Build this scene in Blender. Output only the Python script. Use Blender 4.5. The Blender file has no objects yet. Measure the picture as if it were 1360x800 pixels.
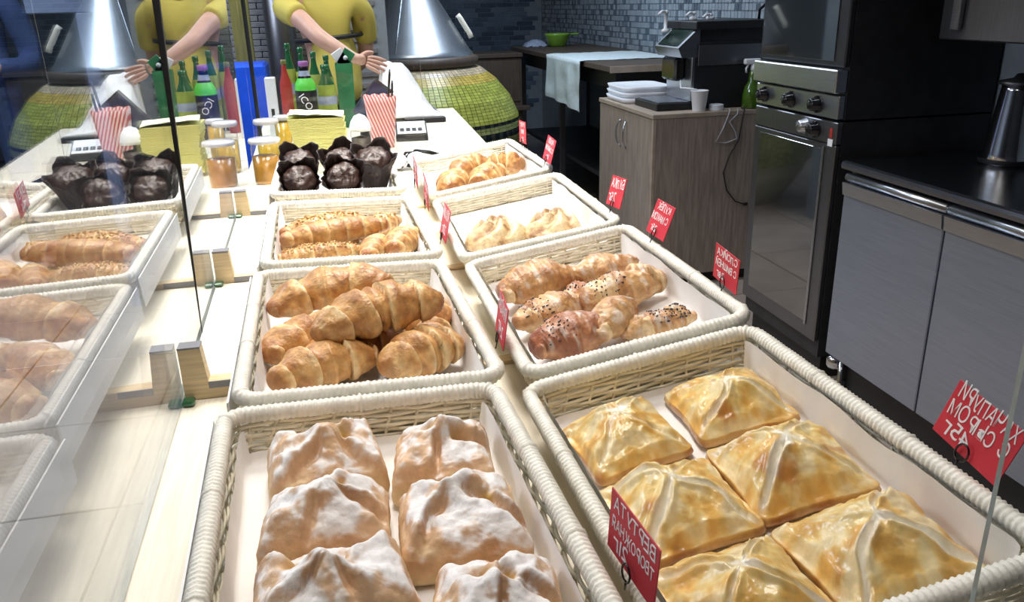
import bpy, math, random
from mathutils import Vector, Matrix, Euler, noise
C = bpy.context.scene.collection
D = bpy.data
rnd = random.Random(7)
ZC = 1.40            # eye height above the floor
sc = bpy.context.scene

# ------------------------------------------------------------------ camera
cam = D.cameras.new('camera'); cam.sensor_fit = 'HORIZONTAL'; cam.sensor_width = 36
cam.lens = 36 * 1077.17 / 1360; cam.clip_start = 0.02; cam.clip_end = 60
co = D.objects.new('camera', cam); C.objects.link(co); sc.camera = co
def _cam_matrix():
    pt, rl, yw = math.radians(20.1992), math.radians(-1.4835), math.radians(12.0021)
    base = Matrix(((1, 0, 0), (0, 0, -1), (0, 1, 0)))
    P = Matrix(((1, 0, 0), (0, math.cos(pt), -math.sin(pt)), (0, math.sin(pt), math.cos(pt))))
    R = Matrix(((math.cos(rl), -math.sin(rl), 0), (math.sin(rl), math.cos(rl), 0), (0, 0, 1)))
    Y = Matrix(((math.cos(yw), -math.sin(yw), 0), (math.sin(yw), math.cos(yw), 0), (0, 0, 1)))
    M = R @ P @ base @ Y
    m = Matrix((M[0], -M[1], -M[2])).transposed().to_4x4()
    m.translation = (0, 0, ZC)
    return m
co.matrix_world = _cam_matrix()

# ------------------------------------------------------------------ world, light, exposure
w = D.worlds.new('world'); sc.world = w; w.use_nodes = True
w.node_tree.nodes['Background'].inputs[0].default_value = (0.55, 0.66, 0.85, 1)
w.node_tree.nodes['Background'].inputs[1].default_value = 0.075
def area(name, loc, size, power, color, rot=(0, 0, 0), spread=180):
    l = D.lights.new(name, 'AREA'); l.shape = 'RECTANGLE'; l.size, l.size_y = size
    l.energy = power; l.color = color; l.spread = math.radians(spread)
    o = D.objects.new(name, l); C.objects.link(o); o.location = loc; o.rotation_euler = rot
    return o
area('display_lamp', (0.15, 1.95, 2.45), (0.5, 0.9), 21, (1.0, 0.95, 0.88), (0, 0, 0), 105)
area('display_lamp', (0.05, 0.75, 2.45), (0.4, 0.6), 7.5, (1.0, 0.93, 0.86), (0, 0, 0), 140)
area('counter_lamp', (0.15, 3.55, 2.6), (0.4, 0.5), 13, (1.0, 0.96, 0.90), (0, 0, 0), 130)
area('kitchen_lamp', (1.1, 5.2, 2.7), (0.5, 1.6), 40, (0.72, 0.85, 1.0), (0, 0, 0), 170)
area('kitchen_lamp', (1.15, 2.9, 2.72), (0.3, 1.6), 13, (0.8, 0.88, 1.0), (0, 0, 0), 170)
area('hall_fill', (-2.3, 2.4, 2.72), (1.2, 1.2), 85, (0.75, 0.84, 1.0), (0, 0, 0), 170)
area('hall_fill', (-1.5, 3.9, 2.72), (0.8, 0.8), 36, (0.72, 0.82, 1.0), (0, 0, 0), 140)  # added unseen light that brightens the customer in blue
sc.view_settings.view_transform = 'Standard'; sc.view_settings.look = 'None'
sc.view_settings.gamma = 1; sc.view_settings.use_curve_mapping = False
sc.view_settings.exposure = 0.0

# ------------------------------------------------------------------ materials
class NT:
    def __init__(s, name):
        s.m = D.materials.new(name); s.m.use_nodes = True; s.n = s.m.node_tree.nodes; s.l = s.m.node_tree.links
        s.b = s.n['Principled BSDF']; s.out = s.n['Material Output']
    def new(s, t, **k):
        n = s.n.new(t)
        for a, v in k.items(): setattr(n, a, v)
        return n
    def link(s, a, b): s.l.new(a, b)
def rgba(c): return (c[0], c[1], c[2], 1)
def mat(name, col, rough=0.5, metal=0.0, var=0.12, scale=20, bump=0.0, bscale=200, stretch=None, trans=0, coat=0, spec=None, ior=None, emit=None, attr=None, sss=0):
    t = NT(name); b = t.b
    b.inputs['Roughness'].default_value = rough; b.inputs['Metallic'].default_value = metal
    if trans: b.inputs['Transmission Weight'].default_value = trans
    if coat: b.inputs['Coat Weight'].default_value = coat; b.inputs['Coat Roughness'].default_value = 0.15
    if spec is not None: b.inputs['Specular IOR Level'].default_value = spec
    if ior: b.inputs['IOR'].default_value = ior
    if sss:
        b.inputs['Subsurface Weight'].default_value = sss; b.inputs['Subsurface Scale'].default_value = 0.01
    tc = t.new('ShaderNodeTexCoord'); mp = t.new('ShaderNodeMapping'); t.link(tc.outputs['Object'], mp.inputs[0])
    if stretch: mp.inputs['Scale'].default_value = stretch
    nz = t.new('ShaderNodeTexNoise'); nz.inputs['Scale'].default_value = scale; nz.inputs['Detail'].default_value = 4
    t.link(mp.outputs[0], nz.inputs['Vector'])
    mx = t.new('ShaderNodeMix', data_type='RGBA', blend_type='MULTIPLY'); mx.inputs[0].default_value = 1
    rp = t.new('ShaderNodeValToRGB')
    rp.color_ramp.elements[0].position = 0.3; rp.color_ramp.elements[1].position = 0.7
    lo, hi = 1 - var, 1 + var * 0.5
    rp.color_ramp.elements[0].color = (lo, lo, lo, 1); rp.color_ramp.elements[1].color = (hi, hi, hi, 1)
    t.link(nz.outputs[0], rp.inputs[0])
    if attr:
        at = t.new('ShaderNodeAttribute', attribute_name='Col'); t.link(at.outputs['Color'], mx.inputs[6])
    else: mx.inputs[6].default_value = rgba(col)
    t.link(rp.outputs[0], mx.inputs[7]); t.link(mx.outputs[2], b.inputs['Base Color'])
    if bump:
        n2 = t.new('ShaderNodeTexNoise'); n2.inputs['Scale'].default_value = bscale; n2.inputs['Detail'].default_value = 5
        t.link(mp.outputs[0], n2.inputs['Vector'])
        bp = t.new('ShaderNodeBump'); bp.inputs['Strength'].default_value = bump; bp.inputs['Distance'].default_value = 0.004
        t.link(n2.outputs[0], bp.inputs['Height']); t.link(bp.outputs[0], b.inputs['Normal'])
    if emit:
        b.inputs['Emission Color'].default_value = rgba(emit[0]); b.inputs['Emission Strength'].default_value = emit[1]
    return t.m
def glass_mat(name, tint, power, base=0.04, strength=1.0):
    """clear sheet glass: Schlick reflection on top of a see-through sheet"""
    t = NT(name); t.n.remove(t.b)
    lw = t.new('ShaderNodeLayerWeight'); lw.inputs[0].default_value = 0.5
    p = t.new('ShaderNodeMath', operation='POWER'); t.link(lw.outputs['Facing'], p.inputs[0]); p.inputs[1].default_value = power
    m = t.new('ShaderNodeMath', operation='MULTIPLY_ADD'); t.link(p.outputs[0], m.inputs[0])
    m.inputs[1].default_value = strength; m.inputs[2].default_value = base; m.use_clamp = True
    tr = t.new('ShaderNodeBsdfTransparent'); tr.inputs[0].default_value = rgba(tint)
    gl = t.new('ShaderNodeBsdfGlossy'); gl.inputs['Roughness'].default_value = 0.0; gl.inputs[0].default_value = (1, 1, 1, 1)
    mx = t.new('ShaderNodeMixShader'); t.link(m.outputs[0], mx.inputs[0]); t.link(tr.outputs[0], mx.inputs[1]); t.link(gl.outputs[0], mx.inputs[2])
    t.link(mx.outputs[0], t.out.inputs[0]); return t.m
M = {}
M['wicker'] = mat('wicker', (0.84, 0.81, 0.72), 0.45, var=0.12, scale=60, bump=0.2, bscale=300)
M['weave'] = mat('weave', (0.86, 0.79, 0.62), 0.5, var=0.16, scale=50, bump=0.2, bscale=300)
M['paper'] = mat('paper', (0.86, 0.85, 0.84), 0.7, var=0.05, scale=14, bump=0.15, bscale=40)
M['pine'] = mat('pine', (0.90, 0.83, 0.68), 0.45, var=0.12, scale=14, stretch=(14, 0.8, 14), bump=0.05, bscale=60)
M['pine_edge'] = mat('pine_edge', (0.72, 0.55, 0.32), 0.5, var=0.2, scale=16, stretch=(0.8, 14, 14))
M['grey_edge'] = mat('grey_edge', (0.22, 0.22, 0.24), 0.4)
M['dough'] = mat('dough', (1, 1, 1), 0.42, var=0.26, scale=90, bump=0.6, bscale=150, attr=1, coat=0.12)
M['glazed'] = mat('glazed', (1, 1, 1), 0.28, var=0.20, scale=60, bump=0.25, bscale=90, attr=1, coat=0.3)
M['sugared'] = mat('sugared', (1, 1, 1), 0.7, var=0.10, scale=120, bump=0.3, bscale=160, attr=1)
M['nut'] = mat('nut', (0.62, 0.38, 0.15), 0.5, var=0.35, scale=150)
M['poppy'] = mat('poppy', (0.06, 0.06, 0.08), 0.6)
M['dark_paper'] = mat('dark_paper', (0.035, 0.024, 0.022), 0.42, var=0.3, scale=60, bump=0.2, bscale=120)
M['choc'] = mat('choc', (0.045, 0.022, 0.016), 0.38, var=0.4, scale=90, bump=0.6, bscale=110)
M['red_card'] = mat('red_card', (0.62, 0.03, 0.055), 0.5, var=0.08, scale=25)
M['pink_card'] = mat('pink_card', (0.68, 0.05, 0.085), 0.5, var=0.08, scale=25)
M['chalk'] = mat('chalk', (0.92, 0.90, 0.92), 0.7, var=0.1)
M['black'] = mat('black', (0.012, 0.012, 0.014), 0.45)
M['black_gloss'] = mat('black_gloss', (0.010, 0.010, 0.012), 0.12)
M['white'] = mat('white', (0.82, 0.84, 0.88), 0.4, var=0.04)
M['steel_top'] = mat('steel_top', (0.16, 0.165, 0.185), 0.27, 1.0, var=0.12, scale=10)
M['jar_rim'] = mat('jar_rim', (0.58, 0.58, 0.60), 0.2, coat=0.4)
M['steel'] = mat('steel', (0.52, 0.54, 0.58), 0.30, 1.0, var=0.10, scale=10, stretch=(1, 1, 30))
M['steel_dark'] = mat('steel_dark', (0.20, 0.20, 0.215), 0.34, 0.9, var=0.10, scale=8, stretch=(1, 20, 1))
M['steel_door'] = mat('steel_door', (0.36, 0.40, 0.49), 0.42, 0.8, var=0.08, scale=6, stretch=(1, 1, 20))
M['chrome'] = mat('chrome', (0.75, 0.77, 0.80), 0.12, 1.0, var=0.04)
M['cone'] = mat('cone', (0.66, 0.70, 0.76), 0.36, 1.0, var=0.08, scale=5, stretch=(6, 6, 0.5))
M['oven_body'] = mat('oven_body', (0.035, 0.036, 0.04), 0.45, 0.3, var=0.2)
M['oven_glass'] = mat('oven_glass', (0.012, 0.014, 0.015), 0.04, 0.0, var=0.05, coat=1.0, spec=1.0, ior=2.3)
M['oak'] = mat('oak', (0.30, 0.245, 0.20), 0.5, var=0.3, scale=10, stretch=(9, 9, 0.7), bump=0.1, bscale=30)
M['oak_edge'] = mat('oak_edge', (0.36, 0.29, 0.23), 0.45, var=0.15)
M['brown'] = mat('brown', (0.09, 0.065, 0.05), 0.5, var=0.25, scale=8, stretch=(8, 8, 1))
M['towel'] = mat('towel', (0.60, 0.68, 0.70), 0.9, var=0.1, scale=40, bump=0.5, bscale=400)
M['tile_mosaic'] = mat('tile_mosaic', (1, 1, 1), 0.25, var=0.12, scale=9, attr=1)
M['grout'] = mat('grout', (0.27, 0.31, 0.35), 0.8)
M['tandoor'] = mat('tandoor', (1, 1, 1), 0.3, var=0.2, scale=30, attr=1)
M['tandoor_core'] = mat('tandoor_core', (0.50, 0.50, 0.36), 0.8)
M['yellow'] = mat('yellow', (0.55, 0.45, 0.09), 0.8, var=0.12, scale=9, bump=0.4, bscale=14)
M['navy'] = mat('navy', (0.05, 0.085, 0.22), 0.85, var=0.25, scale=12, bump=0.4, bscale=20)
M['denim'] = mat('denim', (0.02, 0.045, 0.14), 0.85, var=0.25, scale=30)
M['trouser'] = mat('trouser', (0.03, 0.03, 0.035), 0.85)
M['skin'] = mat('skin', (0.55, 0.32, 0.24), 0.5, var=0.1, scale=25, sss=0.1)
M['hair'] = mat('hair', (0.03, 0.02, 0.015), 0.6, var=0.4, scale=60)
M['eye'] = mat('eye', (0.05, 0.03, 0.02), 0.2)
M['lip'] = mat('lip', (0.42, 0.16, 0.14), 0.5)
M['napkin'] = mat('napkin', (0.66, 0.64, 0.23), 0.85, var=0.08, scale=20, bump=0.2, bscale=80)
M['napkin_top'] = mat('napkin_top', (0.84, 0.84, 0.58), 0.85, var=0.05)
M['green_bag'] = mat('green_bag', (0.03, 0.22, 0.09), 0.35, var=0.25, scale=20, bump=0.3, bscale=40)
M['leaf_label'] = mat('leaf_label', (0.38, 0.47, 0.08), 0.45, var=0.35, scale=22)
M['bright_green'] = mat('bright_green', (0.10, 0.62, 0.06), 0.4)
M['purple'] = mat('purple', (0.28, 0.10, 0.32), 0.4)
M['silver_blue'] = mat('silver_blue', (0.36, 0.42, 0.56), 0.4, var=0.2, scale=60)
M['bottle_green'] = mat('bottle_green', (0.02, 0.12, 0.045), 0.12, var=0.1, coat=0.5)
M['red_plastic'] = mat('red_plastic', (0.42, 0.04, 0.03), 0.35)
M['blue'] = mat('blue', (0.01, 0.09, 0.75), 0.35, var=0.1)
M['blue_dark'] = mat('blue_dark', (0.01, 0.02, 0.12), 0.35, var=0.1)
M['screen_blue'] = mat('screen_blue', (0.015, 0.03, 0.10), 0.15, var=0.5, scale=12)
M['amber'] = mat('amber', (0.55, 0.26, 0.04), 0.15, var=0.35, scale=30, coat=0.6)
M['honey'] = mat('honey', (0.80, 0.50, 0.06), 0.15, var=0.35, scale=30, coat=0.6)
M['clear'] = glass_mat('clear', (0.93, 0.95, 0.95), 4.0, 0.05)
M['lime'] = mat('lime', (0.22, 0.42, 0.05), 0.3)
M['spray_green'] = mat('spray_green', (0.05, 0.12, 0.01), 0.1, var=0.3, coat=0.6)
M['dark_green'] = mat('dark_green', (0.012, 0.03, 0.022), 0.2)
M['floor_tile'] = mat('floor_tile', (0.36, 0.30, 0.26), 0.28, var=0.2, scale=5)
M['floor_grout'] = mat('floor_grout', (0.06, 0.055, 0.05), 0.8)
M['wall'] = mat('wall', (0.20, 0.23, 0.28), 0.8)
M['wall_dark'] = mat('wall_dark', (0.06, 0.065, 0.075), 0.8)
M['ceiling'] = mat('ceiling', (0.25, 0.27, 0.30), 0.9)
M['brick_grey'] = mat('brick_grey', (0.21, 0.21, 0.22), 0.7, var=0.3, scale=25, stretch=(1, 1, 5))
M['pale_blue'] = mat('pale_blue', (0.30, 0.38, 0.58), 0.5, var=0.1)
M['olive'] = mat('olive', (0.20, 0.19, 0.06), 0.3, var=0.3, stretch=(8, 8, 0.4))
M['glass_left'] = glass_mat('glass_left', (0.90, 0.925, 0.925), 3.3, 0.04)
M['glass_end'] = glass_mat('glass_end', (0.97, 0.98, 0.98), 5.0, 0.02)
M['glass_edge'] = mat('glass_edge', (0.34, 0.40, 0.38), 0.15, var=0.3, coat=0.5)
M['cable'] = mat('cable', (0.40, 0.40, 0.42), 0.5)
def stripes_mat():
    t = NT('striped_card'); t.b.inputs['Roughness'].default_value = 0.5
    tc = t.new('ShaderNodeTexCoord'); mp = t.new('ShaderNodeMapping'); mp.inputs['Rotation'].default_value = (0, math.radians(20), 0)
    t.link(tc.outputs['Object'], mp.inputs[0])
    wv = t.new('ShaderNodeTexWave', bands_direction='X'); wv.inputs['Scale'].default_value = 30; wv.inputs['Distortion'].default_value = 0.6
    t.link(mp.outputs[0], wv.inputs[0])
    rp = t.new('ShaderNodeValToRGB'); rp.color_ramp.interpolation = 'EASE'
    rp.color_ramp.elements[0].position = 0.35; rp.color_ramp.elements[0].color = (0.60, 0.10, 0.10, 1)
    rp.color_ramp.elements[1].position = 0.6; rp.color_ramp.elements[1].color = (0.85, 0.62, 0.58, 1)
    t.link(wv.outputs[0], rp.inputs[0]); t.link(rp.outputs[0], t.b.inputs['Base Color']); return t.m
M['striped'] = stripes_mat()

# ------------------------------------------------------------------ mesh helpers
class MB:
    def __init__(s): s.v = []; s.f = []; s.sm = []; s.col = []; s.cur = None
    def add(s, vs, fs, smooth=True, cols=None):
        o = len(s.v); s.v += [Vector(v) for v in vs]; s.f += [tuple(i + o for i in f) for f in fs]; s.sm += [smooth] * len(fs)
        s.col += (cols if cols else [s.cur or (1, 1, 1)] * len(vs)); return s
    def box(s, lo, hi, bev=0.0, m=None):
        lo, hi = Vector(lo), Vector(hi); c = (lo + hi) / 2; h = (hi - lo) / 2
        b = min(bev, h.x * .9, h.y * .9, h.z * .9)
        vs, fs = [], []
        if b <= 0:
            for i in range(8): vs.append(c + Vector((h.x * (1 if i & 1 else -1), h.y * (1 if i & 2 else -1), h.z * (1 if i & 4 else -1))))
            fs = [(0, 2, 3, 1), (4, 5, 7, 6), (0, 1, 5, 4), (2, 6, 7, 3), (0, 4, 6, 2), (1, 3, 7, 5)]
        else:
            idx = {}
            for i in range(8):
                sg = [1 if i & (1 << k) else -1 for k in range(3)]
                for ax in range(3):
                    p = [sg[k] * (h[k] - (0 if k == ax else b)) for k in range(3)]
                    idx[(i, ax)] = len(vs); vs.append(c + Vector(p))
            for ax in range(3):
                u, v = (ax + 1) % 3, (ax + 2) % 3
                for sg in (0, 1):
                    base = sg << ax
                    q = [idx[(base | (a << u) | (d << v), ax)] for a, d in ((0, 0), (1, 0), (1, 1), (0, 1))]
                    fs.append(tuple(q if sg else q[::-1]))
                for a in (0, 1):
                    for d in (0, 1):
                        i0 = (a << u) | (d << v); i1 = i0 | (1 << ax)
                        q = [idx[(i0, u)], idx[(i1, u)], idx[(i1, v)], idx[(i0, v)]]
                        fs.append(tuple(q if (a ^ d) else q[::-1]))
            for i in range(8):
                q = [idx[(i, 0)], idx[(i, 1)], idx[(i, 2)]]
                par = bin(i).count('1') % 2
                fs.append(tuple(q if par else q[::-1]))
        if m: vs = [m @ v for v in vs]
        return s.add(vs, fs, False)
    def rings(s, rings, closed_u=True, closed_v=False, cap=True, smooth=True, cols=None):
        n = len(rings[0]); vs = [p for r in rings for p in r]; fs = []
        R = len(rings)
        for i in range(R if closed_v else R - 1):
            for j in range(n if closed_u else n - 1):
                a, b = i * n + j, i * n + (j + 1) % n
                i2 = ((i + 1) % R) * n
                fs.append((a, b, i2 + (j + 1) % n, i2 + j))
        if cap and not closed_v and closed_u:
            fs.append(tuple(range(n))[::-1]); fs.append(tuple((R - 1) * n + j for j in range(n)))
        return s.add(vs, fs, smooth, cols)
    def tube(s, path, r, n=8, closed=False, flat=None):
        P = [Vector(p) for p in path]; N = len(P); rs = []
        up0 = Vector((0, 0, 1))
        prev = None
        for i in range(N):
            a = P[(i - 1) % N] if (closed or i > 0) else P[i]; b = P[(i + 1) % N] if (closed or i < N - 1) else P[i]
            t = (b - a).normalized() if (b - a).length > 1e-9 else Vector((0, 0, 1))
            if prev is None:
                u = t.cross(up0)
                if u.length < 0.1: u = t.cross(Vector((1, 0, 0)))
            else: u = prev - t * prev.dot(t)
            u.normalize(); prev = u; v = u.cross(t)
            ri = r(i / max(1, N - 1)) if callable(r) else r
            ru, rv = (ri, ri) if flat is None else (ri * flat[0], ri * flat[1])
            rs.append([P[i] + u * (ru * math.cos(k * 2 * math.pi / n)) + v * (rv * math.sin(k * 2 * math.pi / n)) for k in range(n)])
        return s.rings(rs, True, closed, not closed)
    def lathe(s, prof, n=32, c=(0, 0, 0), cap=True, mod=None):
        c = Vector(c); rs = []
        for i, (r, z) in enumerate(prof):
            rs.append([c + Vector(((r * (mod(i, k / n) if mod else 1)) * math.cos(k * 2 * math.pi / n), (r * (mod(i, k / n) if mod else 1)) * math.sin(k * 2 * math.pi / n), z)) for k in range(n)])
        return s.rings(rs, cap=cap)
    def prism(s, poly, a, b, axis=2):
        def mk(p, t):
            return Vector((p[0], p[1], t)) if axis == 2 else (Vector((p[0], t, p[1])) if axis == 1 else Vector((t, p[0], p[1])))
        n = len(poly); vs = [mk(p, a) for p in poly] + [mk(p, b) for p in poly]
        fs = [tuple(range(n)), tuple(range(n, 2 * n))[::-1]] + [(i, i + n, (i + 1) % n + n, (i + 1) % n) for i in range(n)]
        return s.add(vs, fs, False)
    def xf(s, m):
        s.v = [m @ v for v in s.v]; return s
    def mesh(s, name, m, attr=False):
        me = D.meshes.new(name); me.from_pydata([tuple(v) for v in s.v], [], s.f); me.validate()
        if len(me.polygons) == len(s.sm): me.polygons.foreach_set('use_smooth', s.sm)
        if attr:
            ca = me.color_attributes.new('Col', 'FLOAT_COLOR', 'POINT')
            ca.data.foreach_set('color', [x for c in s.col for x in (c[0], c[1], c[2], 1.0)])
        for q in (m if isinstance(m, (list, tuple)) else [m]): me.materials.append(q)
        me.update(); return me
def recalc(me):
    import bmesh
    bm = bmesh.new(); bm.from_mesh(me); bmesh.ops.recalc_face_normals(bm, faces=bm.faces); bm.to_mesh(me); bm.free()
def obj(name, mb, m, parent=None, off=None, attr=False, fix=True):
    if isinstance(mb, MB):
        if off is not None: mb.v = [v - Vector(off) for v in mb.v]
        me = mb.mesh(name, m, attr)
        if fix: recalc(me)
    else: me = mb
    o = D.objects.new(name, me); C.objects.link(o)
    if parent: o.parent = parent
    return o
def tag(o, label=None, cat=None, group=None, kind=None):
    if label: o['label'] = label
    if cat: o['category'] = cat
    if group: o['group'] = group
    if kind: o['kind'] = kind
    return o
def thing(name, label, cat, loc=(0, 0, 0), rot=(0, 0, 0), group=None):
    o = D.objects.new(name, None); C.objects.link(o); o.empty_display_size = 0.05
    o.location = loc; o.rotation_euler = rot
    return tag(o, label, cat, group)
def single(name, mb, m, label, cat, group=None, loc=None, attr=False):
    """a thing that is one mesh, its origin at its own base"""
    if loc is None:
        xs = [v.x for v in mb.v]; ys = [v.y for v in mb.v]; zs = [v.z for v in mb.v]
        loc = Vector(((min(xs) + max(xs)) / 2, (min(ys) + max(ys)) / 2, min(zs)))
    o = obj(name, mb, m, None, loc, attr); o.location = loc
    return tag(o, label, cat, group)
def W(x, y, z): return Vector((x, y, z + ZC))
def smooth(a, b, x):
    t = max(0., min(1., (x - a) / (b - a))); return t * t * (3 - 2 * t)
def mixc(a, b, t): return tuple(a[i] + (b[i] - a[i]) * t for i in range(3))
def fbm(p, o=4): return noise.fractal(Vector(p), 1.0, 2.0, o)
def text_mb(txt, size, depth=0.0006, mirror=True):
    cu = D.curves.new('lettering', 'FONT'); cu.body = txt; cu.size = size; cu.extrude = depth; cu.align_x = 'CENTER'; cu.resolution_u = 2
    o = D.objects.new('lettering', cu); C.objects.link(o)
    dg = bpy.context.evaluated_depsgraph_get(); dg.update()
    me = D.meshes.new_from_object(o.evaluated_get(dg))
    b = MB(); b.add([(-v.co.x if mirror else v.co.x, v.co.y, v.co.z) for v in me.vertices], [tuple(p.vertices) for p in me.polygons], False)
    D.objects.remove(o); D.curves.remove(cu); D.meshes.remove(me); return b
PI = math.pi
#---BODY---

# ================================================================== SETTING
XR, YB, XL, YF, ZT = 2.32, 9.0, -3.2, -1.4, 2.85
fl = tag(obj('floor', MB().box((XL, YF, -0.10), (XR, YB, -0.012)), M['floor_grout']), 'dark floor slab under the square tiles', kind='structure')
T = 0.6
tile_me = MB().box((-T / 2 + .004, -T / 2 + .004, -0.012), (T / 2 - .004, T / 2 - .004, 0.0), 0.002).mesh('floor_tile', M['floor_tile'])
recalc(tile_me)
for i in range(9):
    for j in range(17):
        o = obj('floor_tile', tile_me, None, fl); o.location = (XL + .06 + T * (i + .5), YF + .1 + T * (j + .5), 0)
tag(obj('ceiling', MB().box((XL, YF, ZT), (XR, YB, ZT + .1)), M['ceiling']), 'plain grey ceiling', kind='structure')
wr = tag(obj('wall_right', MB().box((XR, YF, 0), (XR + .1, YB, ZT)), M['grout']), 'grey wall carrying small square mosaic tiles', kind='structure')
wb = tag(obj('wall_back', MB().box((XL, YB, 0), (XR, YB + .1, ZT)), M['grout']), 'far wall of dark blue brick shaped tiles', kind='structure')
tag(obj('wall_left', MB().box((XL - .1, YF, 0), (XL, YB, ZT)), M['wall_dark']), 'dark wall beyond the customer side', kind='structure')
tag(obj('wall_front', MB().box((XL, YF - .1, 0), (XR, YF, ZT)), M['wall_dark']), 'dark wall behind the viewer', kind='structure')
# square mosaic on the right wall, brick tiles on the back wall
r2 = random.Random(3)
mz = MB(); p = 0.042; y = 4.0
PAL = [(0.35, 0.40, 0.45), (0.31, 0.36, 0.41), (0.38, 0.43, 0.48), (0.13, 0.16, 0.20), (0.33, 0.38, 0.43), (0.17, 0.20, 0.25), (0.36, 0.41, 0.46)]
while y < YB - .06:
    z = 0.78
    while z < 1.75:
        mz.cur = r2.choice(PAL); d = r2.uniform(.004, .007)
        vs = [(XR, y + .003, z + .003), (XR, y + p - .003, z + .003), (XR, y + p - .003, z + p - .003), (XR, y + .003, z + p - .003)]
        vs += [(XR - d, a, b) for _, a, b in vs]
        mz.add(vs, [(4, 5, 6, 7), (0, 1, 5, 4), (1, 2, 6, 5), (2, 3, 7, 6), (3, 0, 4, 7)], False)
        z += p
    y += p
tag(obj('mosaic_tiles', mz, M['tile_mosaic'], wr, attr=True), kind='stuff')
mz = MB(); x = -1.2
PB = [(0.10, 0.14, 0.20), (0.14, 0.19, 0.26), (0.07, 0.10, 0.15), (0.17, 0.22, 0.29)]
row = 0; z = 0.3
while z < 1.9:
    x = -1.2 - (row % 2) * .09 - (row % 3) * .03
    while x < XR - .2:
        mz.cur = r2.choice(PB); d = r2.uniform(.005, .009); a, b = x + .003, x + .177
        vs = [(a, YB, z + .003), (b, YB, z + .003), (b, YB, z + .045), (a, YB, z + .045)]
        vs += [(q, YB - d, s) for q, _, s in vs]
        mz.add(vs, [(4, 5, 6, 7), (0, 1, 5, 4), (1, 2, 6, 5), (2, 3, 7, 6), (3, 0, 4, 7)], False)
        x += .18
    z += .048; row += 1
tag(obj('brick_tiles', mz, M['tile_mosaic'], wb, attr=True), kind='stuff')
# grey brick column behind the seller
col = tag(obj('wall_pillar', MB().box((-0.62, 4.62, 0), (0.335, 4.78, ZT)), M['grout']), 'grey stone clad pillar behind the seller', kind='structure')
z = 0.8; row = 0
strip = MB().box((-.148, -.012, 0.001), (.148, 0, .029), .003).mesh('stone_strip', M['brick_grey']); recalc(strip)
while z < 1.72:
    for k in range(4):
        x = -.62 + .15 + k * .30 - (row % 2) * .15
        if x - .148 < -.63 or x + .148 > .345: continue
        o = obj('stone_strip', strip, None, col); o.location = (x, 4.62, z)
    z += .030; row += 1

# ================================================================== DISPLAY COUNTER
def gx(y): return -0.2195 - 0.0228 * (y - 1.0)     # the left glass line
ct = thing('display_counter', 'long pale pine display counter that carries the bread trays', 'counter', (0.1, 1.0, 0))
o_ = Vector(ct.location)
Z0 = -0.468
def cpart(name, mb, m, lab=None):
    o = obj(name, mb, m, ct, o_); 
    if lab: o['label'] = lab
    return o
cpart('body', MB().box(W(-.17, .20, -ZC), W(.46, 3.80, Z0 - .02)), M['pine_edge'])
ys = [0.15, 1.0, 1.44, 1.95, 2.86]
for a, b in zip(ys[:-1], ys[1:]):
    q = [(gx(a) - .010, a + .0015), (.50, a + .0015), (.50, b - .0015), (gx(b) - .010, b - .0015)]
    if b > 2.5: q = [(gx(a) - .010, a + .0015), (.50, a + .0015), (.53, b - .0015), (gx(b) - .010, b - .0015)]
    cpart('base_board', MB().prism(q, Z0 - .02 + ZC, Z0 + ZC), M['pine'])
cpart('rear_worktop', MB().prism([(gx(2.861) - .010, 2.861), (.53, 2.861), (.575, 3.95), (gx(3.95) - .010, 3.95)], Z0 - .02 + ZC, Z0 + ZC), M['pine'])
for yr in (1.0, 1.44, 1.95):
    g = gx(yr) + .0025
    zt = lambda x: -.4620 + .1548 * (x - .334)
    poly = [(g, Z0), (g, -.398), (g + .027, -.398), (g + .031, -.4440), (.150, -.4535), (.156, Z0 + .0015), (.468, zt(.468)), (.475, Z0)]
    cpart('cross_rib', MB().prism([(x, z + ZC) for x, z in poly], yr, yr + .020, 1), M['pine_edge'])
    cpart('edge_strip', MB().box(W(g, yr - .001, -.398), W(g + .027, yr + .021, -.3955)), M['grey_edge'], 'dark grey edging on the rib ear')
    cpart('edge_strip', MB().box(W(g + .031, yr - .0025, -.4530), W(-.145, yr - .0005, -.4440)), M['grey_edge'], 'dark grey edging along the rib front')
    # plank lying behind the rib
    ye = {1.0: 1.438, 1.44: 1.948, 1.95: 2.30}[yr]
    cpart('plank', MB().prism([(gx(yr + .021) + .003, yr + .021), (.15, yr + .021), (.15, ye), (gx(ye) + .003, ye)], Z0 + ZC + .0005, -.4545 + ZC), M['pine'])

# glass on the left: two panes, a dark joint, end post
gl = thing('glass_screen', 'clear glass sneeze guard along the left of the trays', 'glass screen', (gx(1.2), 1.2, Z0 + ZC))
def pane(name, pts, m, parent, th=.006):
    """pts: 4 corner points of the inner face (in order), thickness towards the outside normal"""
    P = [Vector(q) for q in pts]; n = (P[1] - P[0]).cross(P[3] - P[0]).normalized() * -th
    b = MB(); b.add(P + [q + n for q in P], [(0, 1, 2, 3), (7, 6, 5, 4)], False)
    o = obj(name, b, m, parent, parent.location if parent else None); 
    e = MB(); e.add(P + [q + n for q in P], [(0, 4, 5, 1), (1, 5, 6, 2), (2, 6, 7, 3), (3, 7, 4, 0)], False)
    obj('polished_edge', e, M['glass_edge'], o, parent.location if parent else None)
    return o
def gp(y, z): return W(gx(y), y, z + (.0012 if z == Z0 else 0))
YJ0, YJ1, ZTOP = 1.222, 1.435, 0.55
yj = lambda z: YJ0 + (z - Z0) / .50 * (.085)
pane('glass_pane', [gp(.12, Z0), gp(yj(Z0) - .003, Z0), gp(yj(ZTOP) - .003, ZTOP), gp(.12, ZTOP)], M['glass_left'], gl)
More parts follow.
